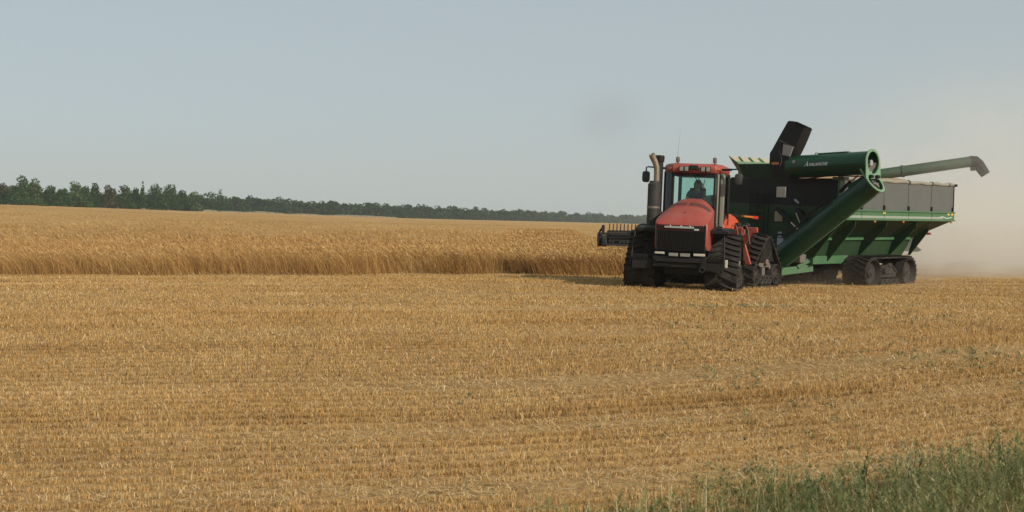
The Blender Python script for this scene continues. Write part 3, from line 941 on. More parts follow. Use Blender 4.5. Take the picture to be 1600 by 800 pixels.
# --- exhaust and intake
ex = MB().lathe([(1.60, .16), (1.62, .19), (3.02, .19), (3.06, .15), (3.12, .14)], (-1.09, .5, 0), 'z', 24)
ex.span((-1.05, .40, 1.65), (-.78, .62, 2.15))
exh = ex.build('exhaust_stack', M['muffler'], tractor)
MB().tube([(-1.03, .5, 3.06), (-1.03, .5, 3.35), (-1.04, .49, 3.52), (-1.09, .46, 3.68), (-1.15, .42, 3.80), (-1.19, .38, 3.90)], [.088, .088, .088, .09, .092, .095], 18, caps=False).build('exhaust_pipe', M['pipe'], exh)
MB().lathe([(0, .195), (.05, .198), (.06, .19)], (-1.09, .5, 2.30), 'z', 24).build('clamp_band', M['pipe'], exh)
ib = MB().lathe([(2.0, .115), (3.70, .115), (3.72, .14), (3.86, .15), (3.90, .125), (3.91, .02)], (-1.01, .80, 0), 'z', 20)
ib.tube([(-1.01, .80, 2.2), (-.80, .76, 1.95), (-.6, .7, 1.85)], .12, 14)
ib.build('air_intake', M['black'], tractor)
# --- cab
def cab_poly(k=0.0, top=False):
    f = .03 if top else 0
    return [(-.60 - k, .88 + f), (.66 + k, .88 + f), (.90 + k, 1.20), (.92 + k, 2.25), (.62, 2.5 + k), (-.62, 2.5 + k), (-.90 - k, 2.25), (-.88 - k, 1.20)]
ZB, ZT = 1.85, 3.42
cabb = MB().prism(cab_poly(.0), 1.50, 1.93, 'z')
cab = cabb.build('cab', M['black'], tractor, bevel=.02)
pil = MB()
cp = cab_poly()
for k, (x, y) in enumerate(cp):
    wdt = .07 if k in (0, 1) else .10
    MB().bar((x * .985, y + .02, 1.90), (x * .985, y + .02, 3.44), wdt, wdt).build('cab_pillar', M['black'], cab, bevel=.015)
pil.span((-.62, .87, 3.30), (.68, .95, 3.44)); pil.build('windshield_header', M['black'], cab, bevel=.015)
MB().span((-.62, .86, 1.92), (.68, .94, 2.02)).build('cowl', M['black'], cab, bevel=.015)
for x, y, a_, b_ in ((.86, 1.12, .10, .13), (.74, .97, .05, .06), (-.80, 1.16, .06, .09)):
    MB().bar((x, y, 1.82), (x, y, 3.40), a_, b_).build('door_post', M['trim'], cab, bevel=.025)
def pane(ring, z0, z1, name):
    (xa, ya), (xb, yb) = ring
    d = Vector((xb - xa, yb - ya, 0)).normalized(); nn = Vector((d.y, -d.x, 0))
    a = Vector((xa, ya, 0)) + d * .05; b = Vector((xb, yb, 0)) - d * .05
    vs = []
    for off in (0, .006):
        for p, zz in ((a, z0), (b, z0), (b, z1), (a, z1)): vs.append((p.x + nn.x * off, p.y + nn.y * off, zz))
    return MB().add(vs, [(0, 1, 2, 3), (7, 6, 5, 4), (0, 4, 5, 1), (1, 5, 6, 2), (2, 6, 7, 3), (3, 7, 4, 0)]).build(name, M['glass'], cab, smooth=0)
pane((cp[0], cp[1]), 2.02, 3.32, 'windshield')
pane((cp[1], cp[2]), 1.95, 3.42, 'cab_window'); pane((cp[2], cp[3]), 1.95, 3.42, 'cab_window')
pane((cp[6], cp[7]), 1.95, 3.42, 'cab_window'); pane((cp[7], cp[0]), 1.95, 3.42, 'cab_window')
pane((cp[4], cp[5]), 2.25, 3.42, 'rear_window')
# roof
rp_ = []
for zz, gk in ((3.40, -.03), (3.43, .015), (3.55, .03), (3.64, .0), (3.69, -.12)):
    ring = []
    for (x, y) in cab_poly():
        cx, cy = 0.02, 1.7
        d = Vector((x - cx, y - cy)); l = d.length
        d = d * ((l + gk) / l)
        ring.append((cx + d.x, cy + d.y - (.06 if y < 1 else 0), zz))
    rp_.append(ring)
roof = MB().loft(rp_).build('roof', M['red'], cab, bevel=.025, smooth=50)
for x in (-.34, -.19, .30, .45):
    wl = MB().span((x - .055, .70, 3.45), (x + .055, .80, 3.58)).build('work_light', M['lamp'], roof, bevel=.012)
    MB().span((x - .068, .725, 3.437), (x + .068, .82, 3.593)).build('lamp_housing', M['black'], wl)
MB().span((-.10, .70, 3.50), (.16, .84, 3.63)).build('roof_vent', M['black'], roof, bevel=.02)
MB().span((.60, .83, 3.50), (.78, .93, 3.56)).build('turn_signal', M['amber'], roof, bevel=.01)
MB().span((-.72, .83, 3.50), (-.58, .93, 3.56)).build('turn_signal', M['redlens'], roof, bevel=.01)
for x in (-.52, .59):
    bl_ = MB().tube([(x, 1.2, 3.66), (x, 1.2, 3.75)], .02, 8); bl_.span((x - .10, 1.14, 3.66), (x + .06, 1.26, 3.71)); bl_.build('beacon_post', M['black'], roof)
    MB().lathe([(3.74, .05), (3.76, .062), (3.88, .058), (3.90, .03)], (x, 1.2, 0), 'z', 14).build('beacon', M['steel'], roof)
MB().tube([(-.62, 1.7, 3.66), (-.60, 1.72, 4.2), (-.56, 1.75, 4.75)], [.005, .003, .0015], 6).build('antenna', M['black'], roof)
# wiper
MB().tube([(.02, .865, 3.33), (.30, .86, 2.98), (.36, .86, 2.92)], .014, 6).tube([(.36, .855, 3.22), (.26, .855, 2.75)], .012, 6).tube([(.12, .86, 3.33), (.38, .86, 2.94)], .010, 6).build('wiper', M['black'], cab)
# mirrors
for sx, xa, xm_ in ((-1, -.80, -1.40), (1, .84, 1.35)):
    mb_ = MB().tube([(xa, .92, 3.52), (xm_ + sx * -.05, .80, 3.55), (xm_, .78, 3.53), (xm_, .78, 3.40)], .022, 8)
    mb_.bar((xa, .92, 3.52), (xa + sx * .30, .86, 3.535), .05, .07)
    mr = mb_.build('mirror_arm', M['black'], tractor)
    pts = []
    hm = MB()
    secs = []
    for dy, k in ((-.07, .75), (-.05, .96), (.02, 1.0), (.03, .98)):
        secs.append([(xm_ + sx * .0 + .115 * k * math.copysign(abs(math.cos(a)) ** .5, math.cos(a)), .78 + dy, 3.25 + .17 * k * math.copysign(abs(math.sin(a)) ** .5, math.sin(a))) for a in np.linspace(0, 2 * math.pi, 24, endpoint=False)])
    hm.loft(secs).build('mirror', M['mirror'], mr)
# interior
ib_ = MB().span((-.28, 1.55, 1.95), (.28, 2.05, 2.35)); ib_.prism([(1.98, 2.3), (2.12, 2.3), (2.20, 3.0), (2.08, 3.0)], -.25, .25); ib_.span((-.13, 2.08, 2.98), (.13, 2.18, 3.18))
ib_.build('seat', M['interior'], cab, bevel=.04)
ib_ = MB().prism([(1.0, 1.93), (1.35, 1.93), (1.25, 2.45), (1.10, 2.56), (1.0, 2.5)], -.30, .24); ib_.span((.36, 1.3, 1.93), (.62, 2.2, 2.42)); ib_.build('console', M['interior'], cab, bevel=.03)
sw = MB(); c0 = Vector((.10, 1.32, 2.62)); nrm_ = Vector((0, .45, 1)).normalized(); ua = Vector((1, 0, 0)); ub = nrm_.cross(ua)
sw.tube([c0 + (ua * math.cos(a) + ub * math.sin(a)) * .20 for a in np.linspace(0, 2 * math.pi, 25)], .016, 8)
sw.bar(c0 - ua * .19, c0 + ua * .19, .03, .02); sw.tube([c0, c0 - nrm_ * .35], .03, 8); sw.build('steering_wheel', M['interior'], cab)
MB().span((.50, 1.2, 2.55), (.66, 1.25, 2.75)).build('monitor', M['interior'], cab, bevel=.01)
MB().span((-.60, 1.2, 3.32), (.60, 2.3, 3.40)).build('headliner', M['trim'], cab)
# --- rear half, swung about the articulation joint
rear = bpy.data.objects.new('rear_frame_mount', None); col.objects.link(rear)
rear.name = 'rear_half'
rear.parent = tractor
piv = Vector((0, 1.95, 0))
dth = -(TH_R - TH_F)
rear.rotation_euler = (0, 0, dth)
rear.location = piv + Matrix.Rotation(dth, 3, 'Z') @ Vector((0, 1.95, 0))
for s in (-1, 1): tractor_track(rear, s).name = 'rear_track'
rb = MB().span((-.45, -1.6, .55), (.45, 1.5, 1.05)); rb.lathe([(.5, .25), (1.3, .25)], (0, -1.95, 0), 'z', 16); rb.span((-.65, -.3, .6), (.65, .3, 1.15)); rb.span((-.12, 1.4, .38), (.12, 1.72, .5))
rb.build('rear_chassis', M['black'], rear, bevel=.02)
tk = MB()
prof = [(-1.75, 1.25), (-.20, 1.25), (-.16, 1.65), (-.22, 1.85), (-.36, 2.02), (-.60, 2.15), (-.95, 2.24), (-1.75, 2.26)]
tk.prism(prof, -.72, .72)
tk.build('fuel_tank', M['orange'], rear, bevel=.05)
ar = MB()
for sx in (-1, 1):
    f_ = lambda pts: [(sx * p[0], p[1]) for p in pts]
    ar.prism(f_([(1.02, 1.86), (1.24, 1.86), (1.36, 1.36), (1.58, .72), (1.40, .70), (1.18, 1.30)]), -1.30, -1.21, 'y')
    ar.prism(f_([(1.36, 1.85), (1.76, 1.86), (1.77, 1.70), (1.60, 1.68), (1.36, 1.32), (1.30, 1.50), (1.50, 1.76)]), -1.34, -1.25, 'y')
    ar.span((sx * .40, -1.29, 1.05), (sx * 1.24, -1.22, 1.25))
    ar.span((sx * .74, -1.0, 1.60), (sx * .84, -.1, 1.78))
    ar.span((sx * .74, -1.26, 1.62), (sx * 1.1, -1.0, 1.76))
ar.span((-.44, -1.3, .9), (.44, -1.0, 1.25))
ar.build('rear_frame', M['red'], rear, bevel=.02)
tb_ = MB().bar((.25, -1.5, 2.24), (.62, 1.15, 2.17), .10, .09); tb_.build('signal_arm', M['black'], rear, bevel=.01)
MB().bar((.585, .20, 2.203), (.612, .85, 2.186), .115, .06).build('turn_signal', M['amber'], rear)
MB().bar((.615, .86, 2.186), (.632, 1.17, 2.178), .12, .095).build('tail_light', M['redlens'], rear)
for yy in (-.05, .62):
    d_ = MB().lathe([(1.74, .11), (1.90, .13), (1.97, .09), (1.99, .03)], (.80, yy - .55, 0), 'z', 14); d_.build('filler_cap', M['black'], rear)
for yy in (-.85, -.35):
    rail([(.92 + (yy + .85) * .7, -1.36, 1.25), (.92 + (yy + .85) * .7, -1.36, 1.84), (.97 + (yy + .85) * .7, -1.36, 1.90), (1.06 + (yy + .85) * .7, -1.36, 1.90), (1.12 + (yy + .85) * .7, -1.36, 1.78), (1.20 + (yy + .85) * .7, -1.36, 1.35)], rear, r=.016, mat='steel')
# cab side lower body, steps
MB().prism([(1.2, 1.35), (2.35, 1.35), (2.45, 2.05), (2.2, 2.12), (1.3, 1.95)], .55, .93).build('cab_side_panel', M['orange'], tractor, bevel=.04)
MB().prism([(1.2, 1.35), (2.35, 1.35), (2.45, 2.05), (2.2, 2.12), (1.3, 1.95)], -.93, -.55).build('cab_side_panel', M['orange'], tractor, bevel=.04)
sb = MB()
for k in range(3): sb.span((.95, 1.35, .60 + .32 * k), (1.35, 1.85, .64 + .32 * k))
sb.span((1.30, 1.33, .6), (1.34, 1.37, 1.5)); sb.span((1.30, 1.83, .6), (1.34, 1.87, 1.5)); sb.build('cab_steps', M['black'], tractor)
bpy.context.view_layer.update()

# ------------------------------------------------------------------ driver
def skin_obj(name, verts, edges, radii, mat, parent, sub=2, root=0):
    me = bpy.data.meshes.new(name); me.from_pydata(verts, edges, []); me.materials.append(mat)
    o = bpy.data.objects.new(name, me); col.objects.link(o)
    if parent: o.parent = parent
    o.modifiers.new('skin', 'SKIN')
    for k, sv in enumerate(me.skin_vertices[0].data):
        r = radii[k]
        sv.radius = r if isinstance(r, tuple) else (r, r)
        sv.use_root = (k == root)
    m_ = o.modifiers.new('sub', 'SUBSURF'); m_.levels = sub; m_.render_levels = sub
    for p in me.polygons: p.use_smooth = True
    o.modifiers['skin'].use_smooth_shade = True
    return o
person = empty('person', tractor.matrix_world @ Vector((.0, 1.8, 2.36)), (0, ROLL, -TH_F),
               'driver in a grey shirt and dark cap seated at the wheel in the tractor cab', 'person')
# local: x picture right, -y forward, z up from the seat
J = [(0, .02, .06), (0, 0, .25), (.01, -.03, .43), (.02, -.05, .54), (.035, -.07, .62), (.05, -.09, .70), (.055, -.09, .78), (.05, -.085, .84)]
Jr = [.15, .14, .155, .09, .055, .078, .088, .055]
V = list(J); E_ = [(k, k + 1) for k in range(7)]; Rr = list(Jr)
def chain(pts, rad, root):
    prev = root
    for p, r in zip(pts, rad):
        V.append(p); Rr.append(r); E_.append((prev, len(V) - 1)); prev = len(V) - 1
    return prev
for sx in (-1, 1):
    hip = chain([(sx * .10, -.02, .08), (sx * .16, -.42, .12), (sx * .17, -.50, -.10), (sx * .17, -.47, -.34), (sx * .17, -.60, -.40)], [.10, .075, .065, .05, .045], 0)
    hx = .10 + sx * .15
    wr = chain([(sx * .19, -.03, .47), (sx * .27, -.16, .28), (hx + sx * .05, -.42, .27), (hx, -.47, .29)], [.07, .05, .038, .030], 2)
    base = Vector((hx, -.49, .295))
    for f in range(4):
        o_ = Vector((-sx * (.028 - .018 * f), -.03, .0))
        chain([base + o_, base + o_ + Vector((-sx * .004, -.035, -.012)), base + o_ + Vector((-sx * .006, -.045, -.04)), base + o_ + Vector((-sx * .006, -.025, -.055 + .004 * f))], [.012, .010, .009, .008], wr)
    chain([base + Vector((-sx * .04, .0, .01)), base + Vector((-sx * .055, -.025, -.01)), base + Vector((-sx * .05, -.04, -.03))], [.014, .011, .010], wr)
# nose, chin and ears of the head turned to picture right
chain([(.125, -.135, .72)], [.018], 6); chain([(.105, -.125, .655)], [.035], 5); chain([(.0, -.135, .72)], [.02], 6)
body = skin_obj('body', V, E_, Rr, M['skin'], person, 2, 0)
sV = [(0, .02, .05), (0, 0, .25), (.01, -.03, .44), (.02, -.05, .53)]
sE = [(0, 1), (1, 2), (2, 3)]; sR = [.175, .165, .18, .10]
for sx in (-1, 1):
    k = len(sV); sV += [(sx * .20, -.03, .475), (sx * .255, -.13, .32)]; sE += [(2, k), (k, k + 1)]; sR += [.09, .072]
skin_obj('shirt', sV, sE, sR, M['shirt'], person, 2, 0)
tV = [(0, .02, .02)]; tE = []; tR = [.18]
for sx in (-1, 1):
    k = len(tV); tV += [(sx * .10, -.02, .075), (sx * .16, -.42, .12), (sx * .17, -.50, -.10), (sx * .17, -.47, -.33)]
    tE += [(0, k), (k, k + 1), (k + 1, k + 2), (k + 2, k + 3)]; tR += [.12, .09, .08, .065]
skin_obj('trousers', tV, tE, tR, M['jeans'], person, 2, 0)
hc = Vector((.052, -.088, .775))
cpb = MB()
secs = []
for k in range(7):
    a = R(90) * k / 6
    rr_ = .108 * math.cos(a * .98); zz = .115 * math.sin(a)
    secs.append([(hc.x + rr_ * math.cos(t), hc.y + 1.1 * rr_ * math.sin(t), hc.z + zz) for t in np.linspace(0, 2 * math.pi, 20, endpoint=False)])
cpb.loft(secs)
d = Vector((.72, -.69, 0)).normalized(); sd_ = Vector((-d.y, d.x, 0))
br = []
for a, wdt, dz in ((.09, .085, .012), (.14, .080, .006), (.185, .045, -.006)):
    br.append([hc + d * a + sd_ * wdt + Vector((0, 0, dz - .012)), hc + d * a + Vector((0, 0, dz)), hc + d * a - sd_ * wdt + Vector((0, 0, dz - .012)), hc + d * a + Vector((0, 0, dz - .012))])
cpb.loft(br)
cpb.build('cap', M['cap'], person)

# ------------------------------------------------------------------ grain cart
CA0 = Vector((11.54, 42.17, -.12)); TH_C = R(46)
cart = empty('grain_cart', CA0, (0, R(2.0), -TH_C),
             'green grain cart on rubber tracks with a folding auger hitched behind the red tractor', 'grain cart')
BX0, BX1, BY0, BY1 = -2.32, 2.10, -3.50, 4.06
def cart_frame(tr, xo, s):
    fb = MB()
    fb.prism([(-.62, .50), (-.30, .72), (.40, .72), (.72, .50), (.60, .30), (-.50, .30)], xo - s * .20, xo - s * .40)
    fb.span((xo - s * .14, -.12, .42), (xo - s * .22, .28, .62)); fb.lathe([(-s * .06, .09), (-s * .2, .12)], (xo, -.25, .52), 'x', 14)
    fb.span((xo - s * .16, .05, .66), (xo - s * .3, .30, .78))
    fb.tube([(xo - s * .25, 0, .55), (xo - s * 1.95, 0, .55)], .12, 12)
    for k in range(5): fb.lathe([(-s * .17, .028), (-s * .21, .03)], (xo, -.4 + .2 * k, .40 + .05 * (k % 2)), 'x', 8)
    fb.bar((xo - s * .19, -.45, .62), (xo - s * .19, .05, .72), .05, .06); fb.bar((xo - s * .19, .32, .70), (xo - s * .19, .60, .48), .05, .06)
    fb.build('undercarriage', M['wheel'], tr, bevel=.012)
CC = [(-1.25, .47, .485), (1.17, .47, .485)]
for s in (-1, 1):
    x0, x1 = (1.10, 1.95) if s > 0 else (-1.95, -1.10)
    track_unit(cart, x0, x1, CC, lug_h=.035, lug_every=3, outward=s, idlers=((-1.25, .47, .475), (1.17, .47, .475)),
               rollers=((-.48, .12, .135), (-.16, .12, .135), (.16, .12, .135), (.48, .12, .135)), frame=cart_frame, solid_wheels=True)
# hopper: upper walls, rail, sloping floors
hb = MB()
th = .04
up = []
ZR0, ZR1, ZT_ = 2.24, 2.58, 3.50
HBX = (-.95, .95, -3.20, 2.5, .98)      # hopper bottom rectangle x0 x1 y0 y1 z
def ring(x0, x1, y0, y1, z): return [(x0, y0, z), (x1, y0, z), (x1, y1, z), (x0, y1, z)]
hb.loft([ring(HBX[0], HBX[1], HBX[2], HBX[3], HBX[4]), ring(-1.12, 1.12, HBX[2] - .12, HBX[3] + .35, 1.60), ring(BX0 + .03, BX1 - .03, BY0 + .05, BY1 - .03, ZR0 + .02)], cap=False)
hb.loft([ring(HBX[0] + .03, HBX[1] - .03, HBX[2] + .03, HBX[3] - .03, HBX[4] + .03), ring(-1.06, 1.06, HBX[2] - .07, HBX[3] + .30, 1.65), ring(BX0 + .10, BX1 - .10, BY0 + .12, BY1 - .10, ZR0 + .06)], cap=False)
hb.span((HBX[0], HBX[2], HBX[4] - .05), (HBX[1], HBX[3], HBX[4]))
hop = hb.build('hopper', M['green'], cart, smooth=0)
# seams and lengthwise ribs pressed into the sloping side
def slope_pt(t, y, lift=.0):
    x = 1.12 + (BX1 - .03 - 1.12) * t; z = 1.60 + (ZR0 + .02 - 1.60) * t
    return Vector((x + .57 * lift, y, z - .82 * lift))
for sx in (-1, 1):
    rbm = MB()
    a = slope_pt(.02, -3.2, .02); b = slope_pt(.02, 2.7, .02)
    if sx < 0: a.x = -a.x; b.x = -b.x
    rbm.bar(a, b, .06, .085)
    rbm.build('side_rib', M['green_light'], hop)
for sx in (-1, 1):
    for yy in (-2.1, -.65, 1.1, 2.5):
        a = slope_pt(.02, yy + (.0 if yy < 0 else 0), .004); b = slope_pt(.97, yy, .004)
        a.x *= sx; b.x *= sx
        MB().bar(a, b, .022, .012).build('panel_seam', M['tarp_front'], hop, smooth=0)
# side fins
for yy, zb in ((-2.6, .82), (-.58, .98), (1.5, .98), (3.0, .98)):
    for sx in (-1, 1):
        fbm = MB()
        xt = 2.02 if yy < 2.5 else 1.7
        pts = [(xt, ZR0 - .02 - (.0 if yy < 2.5 else .18)), (xt - .02, 2.02 - (.0 if yy < 2.5 else .16)), (1.0, zb), (.80, zb), (.93, 1.0), (1.10, 1.60)]
        fbm.prism([(sx * p[0], p[1]) for p in pts], yy - .02, yy + .02, 'y')
        fbm.build('side_fin', M['green'], hop)
# rail and walls
rl = MB()
for a, b in (((BX1 - .07, BY0, ZR0), (BX1 + .01, BY1 + .01, ZR1)), ((BX0 - .01, BY0, ZR0), (BX0 + .07, BY1 + .01, ZR1)), ((BX0 + .07, BY1 - .07, ZR0), (BX1 - .07, BY1 + .01, ZR1))):
    rl.span(a, b)
rl.span((BX1 + .01, BY0, ZR1 - .05), (BX1 + .05, BY1 + .02, ZR1)); rl.span((BX1 + .01, BY0, ZR0), (BX1 + .05, BY1 + .02, ZR0 + .05))
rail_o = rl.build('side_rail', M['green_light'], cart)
MB().span((BX1 + .011, BY0 + .1, 2.31), (BX1 + .015, 3.2, 2.39)).build('rail_stripe', M['stripe'], rail_o, smooth=0)
for yy in (-2.4, -.95, .7, 2.35): MB().span((BX1 + .012, yy - .008, ZR0 + .055), (BX1 + .018, yy + .008, ZR1 - .055)).build('rail_seam', M['tarp_front'], rail_o, smooth=0)
wl = MB()
wl.span((BX1 - .06, BY0 + .03, ZR1), (BX1 - .02, BY1 - .02, ZT_)); wl.span((BX0 + .02, BY0 + .03, ZR1), (BX0 + .06, BY1 - .02, ZT_)); wl.span((BX0 + .06, BY1 - .06, ZR1), (BX1 - .06, BY1 - .02, ZT_))
wall = wl.build('side_wall', M['tarp'], cart)
for yy in (-2.4, -.95, .7, 2.35, 3.95): MB().span((BX1 - .02, yy - .04, ZR1 + .003), (BX1 + .03, yy + .04, ZR1 + .16)).build('wall_bracket', M['black'], wall)
MB().span((BX1 - .02, BY1 - .05, ZR1), (BX1 + .004, BY1 - .015, ZT_)).build('corner_post', M['black'], wall)
for yy in (-.95, .7, 2.35): MB().span((BX1 - .021, yy - .006, ZR1 + .17), (BX1 - .012, yy + .006, ZT_ - .01)).build('wall_seam', M['muffler'], wall)
fw = MB()
fpts = [(BX0, 2.72), (BX0, ZT_), (BX1, ZT_), (BX1, 2.62)]
fw.prism(fpts, BY0 - .02, BY0 + .03, 'y'); fw.build('front_wall', M['tarp_front'], cart)
fw2 = MB().prism([(BX0 - .05, 2.72), (BX0 - .05, 2.42), (-1.10, .98), (1.06, .98), (BX1, 2.28), (BX1, 2.62)], BY0 - .03, BY0 + .04, 'y'); fw2.build('front_panel', M['green'], cart)
# grain windows
wq = MB().span((-.40, BY0 - .045, 2.92), (-.04, BY0 - .02, 3.27)).build('grain_window', M['beige'], cart, bevel=.03)
MB().span((-.42, BY0 - .035, 2.90), (-.02, BY0 - .018, 3.29)).build('window_frame', M['black'], wq, bevel=.01)
wq = MB().span((-.44, BY0 - .06, 2.12), (-.12, BY0 - .03, 2.46)).build('grain_window', M['brownpane'], cart, bevel=.03)
MB().span((-.48, BY0 - .045, 2.08), (-.08, BY0 - .028, 2.50)).build('window_frame', M['black'], wq, bevel=.01)
# ladder
lb = MB()
for x in (-1.38, -1.12, -.84, -.66): lb.tube([(x, BY0 - .10, 1.45 if x < -.7 else 1.6), (x, BY0 - .10, 3.05)], .02, 8)
lb.tube([(-1.38, BY0 - .10, 3.05), (-.66, BY0 - .10, 3.05)], .02, 8)
for k in range(6): lb.tube([(-1.38, BY0 - .10, 1.6 + .26 * k), (-.84, BY0 - .10, 1.6 + .26 * k)], .016, 8)
for x in (-1.38, -.84):
    for zz in (1.6, 2.9): lb.tube([(x, BY0 - .10, zz), (x, BY0, zz)], .016, 6)
lb.build('ladder', M['black'], cart)
# hose handle, hydraulic cylinders, stickers
MB().bar((.32, BY0 - .05, 2.86), (.48, BY0 - .05, 2.74), .05, .06).build('valve_handle', M['white'], cart, bevel=.01)
MB().tube([(.60 + .13 * math.cos(a), BY0 - .06, 2.84 + .16 * math.sin(a)) for a in np.linspace(-1.4, 1.6, 12)], .012, 6).build('hose', M['black'], cart)
hy = MB().tube([(-.25, BY0 - .2, 2.55), (.32, BY0 - .25, 2.12)], .07, 12); hy.build('hydraulic_cylinder', M['black'], cart)
MB().tube([(.32, BY0 - .25, 2.12), (.62, BY0 - .28, 1.90)], .028, 10).build('piston_rod', M['chrome'], cart)
hy = MB().tube([(.50, BY0 - .15, 2.55), (.95, BY0 - .2, 2.05)], .08, 12); hy.build('hydraulic_cylinder', M['black'], cart)
MB().tube([(.52, BY0 - .26, 2.42), (.68, BY0 - .28, 2.12)], .018, 8).build('piston_rod', M['chrome'], cart)
for x0, z0, x1, z1 in ((-.30, 1.60, -.15, 1.78), (-.32, 1.34, -.08, 1.57), (-.33, 1.16, -.12, 1.31), (-.05, 1.42, .04, 1.52), (-.26, 1.03, -.12, 1.12)):
    MB().span((x0, BY0 - .036, z0), (x1, BY0 - .031, z1)).build('sticker', M['white'], cart, smooth=0)
# grain and rolled tarp
tr_ = MB()
path = [(BX1 - .03, BY0 + .1 + (BY1 - BY0 - .12) * k / 24, ZT_ + .05 + .018 * math.sin(k * 1.7)) for k in range(25)]
tr_.tube(path, [.062 + .012 * math.sin(k * 2.3) for k in range(25)], 10)
rt = tr_.build('tarp_roll', M['roll'], cart)
tr_ = MB()
for yy in (.7, 2.35, 3.6): tr_.tube([(BX1 - .03, yy - .02, ZT_ + .05), (BX1 - .03, yy + .02, ZT_ + .05)], .078, 12)
tr_.span((BX1 - .10, BY1 - .05, ZT_ - .01), (BX1 + .08, BY1 + .05, ZT_ + .08)); tr_.build('tarp_strap', M['black'], rt)
tl = MB().tube([(BX0 + .03, BY0 + .1, ZT_ + .04), (BX0 + .03, BY1, ZT_ + .04)], .06, 10); tl.span((BX0 + .06, BY1 - .06, ZT_), (BX1 - .12, BY1 - .01, ZT_ + .07)); tl.span((BX0, BY0 - .03, ZT_), (BX1 - .12, BY0 + .03, ZT_ + .06)); tl.build('top_rim', M['tarp_front'], cart)
# lower and upper auger, in the plane in front of the front wall
AY = -4.0
ra = .35
d_lo = Vector((.797, 0, .603)).normalized()
c_hi = Vector((3.42, AY, 3.44)); c_lo = c_hi - d_lo * 4.75
la_ = MB().tube([c_lo, c_lo + d_lo * .1, c_hi - d_lo * .02, c_hi], ra, 36, caps=False)
la_.tube([c_lo, c_hi], ra - .03, 36, caps=False)
la_.lathe([(-.4, .42), (.35, .40)], (c_lo.x, c_lo.y + .2, c_lo.z), 'y', 20)
low = la_.build('lower_auger', M['green_auger'], cart, smooth=40)
sm = MB()
e0 = c_lo + d_lo * .7; nn = Vector((.603, 0, -.797))
sm.bar(e0 + nn * .36, c_hi - d_lo * .2 + nn * .36, .05, .03, up=(0, 1, 0)); sm.build('tube_seam', M['green_pale'], low)
hz_ = MB().tube([Vector((.15, AY - .30, 1.70)), Vector((.55, AY - .34, 1.72)), Vector((.95, AY - .30, 2.02)), Vector((1.25, AY - .22, 2.35)), Vector((1.9, AY - .20, 2.86))], .035, 8); hz_.build('hydraulic_hose', M['black'], low)
def flange(center, axis, down, r, plate_w, plate_l, name, parent):
    """oval opening plate with a hinge tail"""
    axis = axis.normalized(); down = (down - axis * down.dot(axis)).normalized(); side = axis.cross(down)
    f = MB(); n = 48; vi = []; vo = []
    for k in range(n):
        a = 2 * math.pi * k / n; c, s_ = math.cos(a), math.sin(a)
        inner = down * (c * (r - .03)) + side * (s_ * (r - .03))
        if c > .1:
            vx = max(-1, min(1, s_ / max(c, .35))); outer = down * min(plate_l, (r + .05) * (1 + .8 * max(0, c))) + side * (s_ * (r + .05) * 1.05)
        else: outer = down * (c * (r + .05)) + side * (s_ * (r + .05))
        vi.append(inner); vo.append(outer)
    vs = []
    for off in (0, .035):
        vs += [center + p + axis * off for p in vi] + [center + p + axis * off for p in vo]
    fs = []
    for k in range(n):
        j = (k + 1) % n
        fs += [(k, j, n + j, n + k), (2 * n + k, 3 * n + k, 3 * n + j, 2 * n + j), (k, 2 * n + k, 2 * n + j, j), (n + k, n + j, 3 * n + j, 3 * n + k)]
    return f.add(vs, fs).build(name, M['green_pale'], parent, smooth=30)
fl = flange(c_hi, d_lo, Vector((-.6, 0, .8)), .36, .7, .46, 'flange', low)
def auger_inside(center, axis, r, parent):
    axis = axis.normalized(); u = Vector((0, 1, 0)); v = axis.cross(u)
    m_ = MB().tube([center - axis * 1.2, center - axis * .02], .09, 12); m_.build('auger_shaft', M['chrome'], parent)
    m_ = MB(); rows = []
    for k in range(25):
        a = -k * .45; p = center - axis * (.03 + .035 * k)
        dr = u * math.cos(a) + v * math.sin(a)
        rows.append([p + dr * .08, p + dr * (r - .05)])
    m_.loft(rows, closed=False, cap=False); m_.build('auger_flighting', M['steel'], parent)
    return m_
auger_inside(c_hi, d_lo, ra, low)
cb_ = MB()
for k in range(4):
    a = k * math.pi / 2 + .4; u = Vector((0, 1, 0)); v = d_lo.cross(u)
    cb_.bar(c_hi - d_lo * .04, c_hi - d_lo * .04 + (u * math.cos(a) + v * math.sin(a)) * .31, .05, .05)
cb_.build('shaft_bracket', M['wheel'], low)
for k_ in (1.7, 3.3):
    p = c_lo + d_lo * k_; MB().tube([p, p + d_lo * .03], ra + .006, 36).build('weld_ring', M['green_auger'], low)
# upper auger
u_r = Vector((3.33, AY, 4.03)); u_l = Vector((.42, AY, 3.90)); d_up = (u_r - u_l).normalized()
ua_ = MB().tube([u_l, u_r - d_up * .01, u_r], .365, 40, caps=False); ua_.tube([u_l, u_r], .335, 40, caps=False)
upp = ua_.build('upper_auger', M['green_auger'], cart, smooth=40)
flange(u_r, d_up, Vector((0, 0, -1)), .375, .7, .50, 'flange', upp); auger_inside(u_r, d_up, .36, upp)
lid = MB(); p0 = u_l + d_up * 1.05 + Vector((0, 0, .36)); p1 = u_l + d_up * 2.1 + Vector((0, 0, .36)); lid.bar(p0, p1, .22, .07); lid.build('inspection_lid', M['green_auger'], upp, bevel=.02)
for t_ in (.95, 2.88):
    e = u_l + d_up * t_ + Vector((0, 0, .365))
    MB().tube([e + d_up * (.05 * math.cos(a)) + Vector((0, 0, .05 * math.sin(a))) for a in np.linspace(0, math.pi, 9)], .014, 6).build('lifting_eye', M['steel'], upp)
hp = Vector((3.44, AY, 3.60))
for yy in (-.22, .16): MB().tube([hp + Vector((0, yy - .07, 0)), hp + Vector((0, yy + .07, 0))], .055, 12).build('hinge', M['black'], upp)
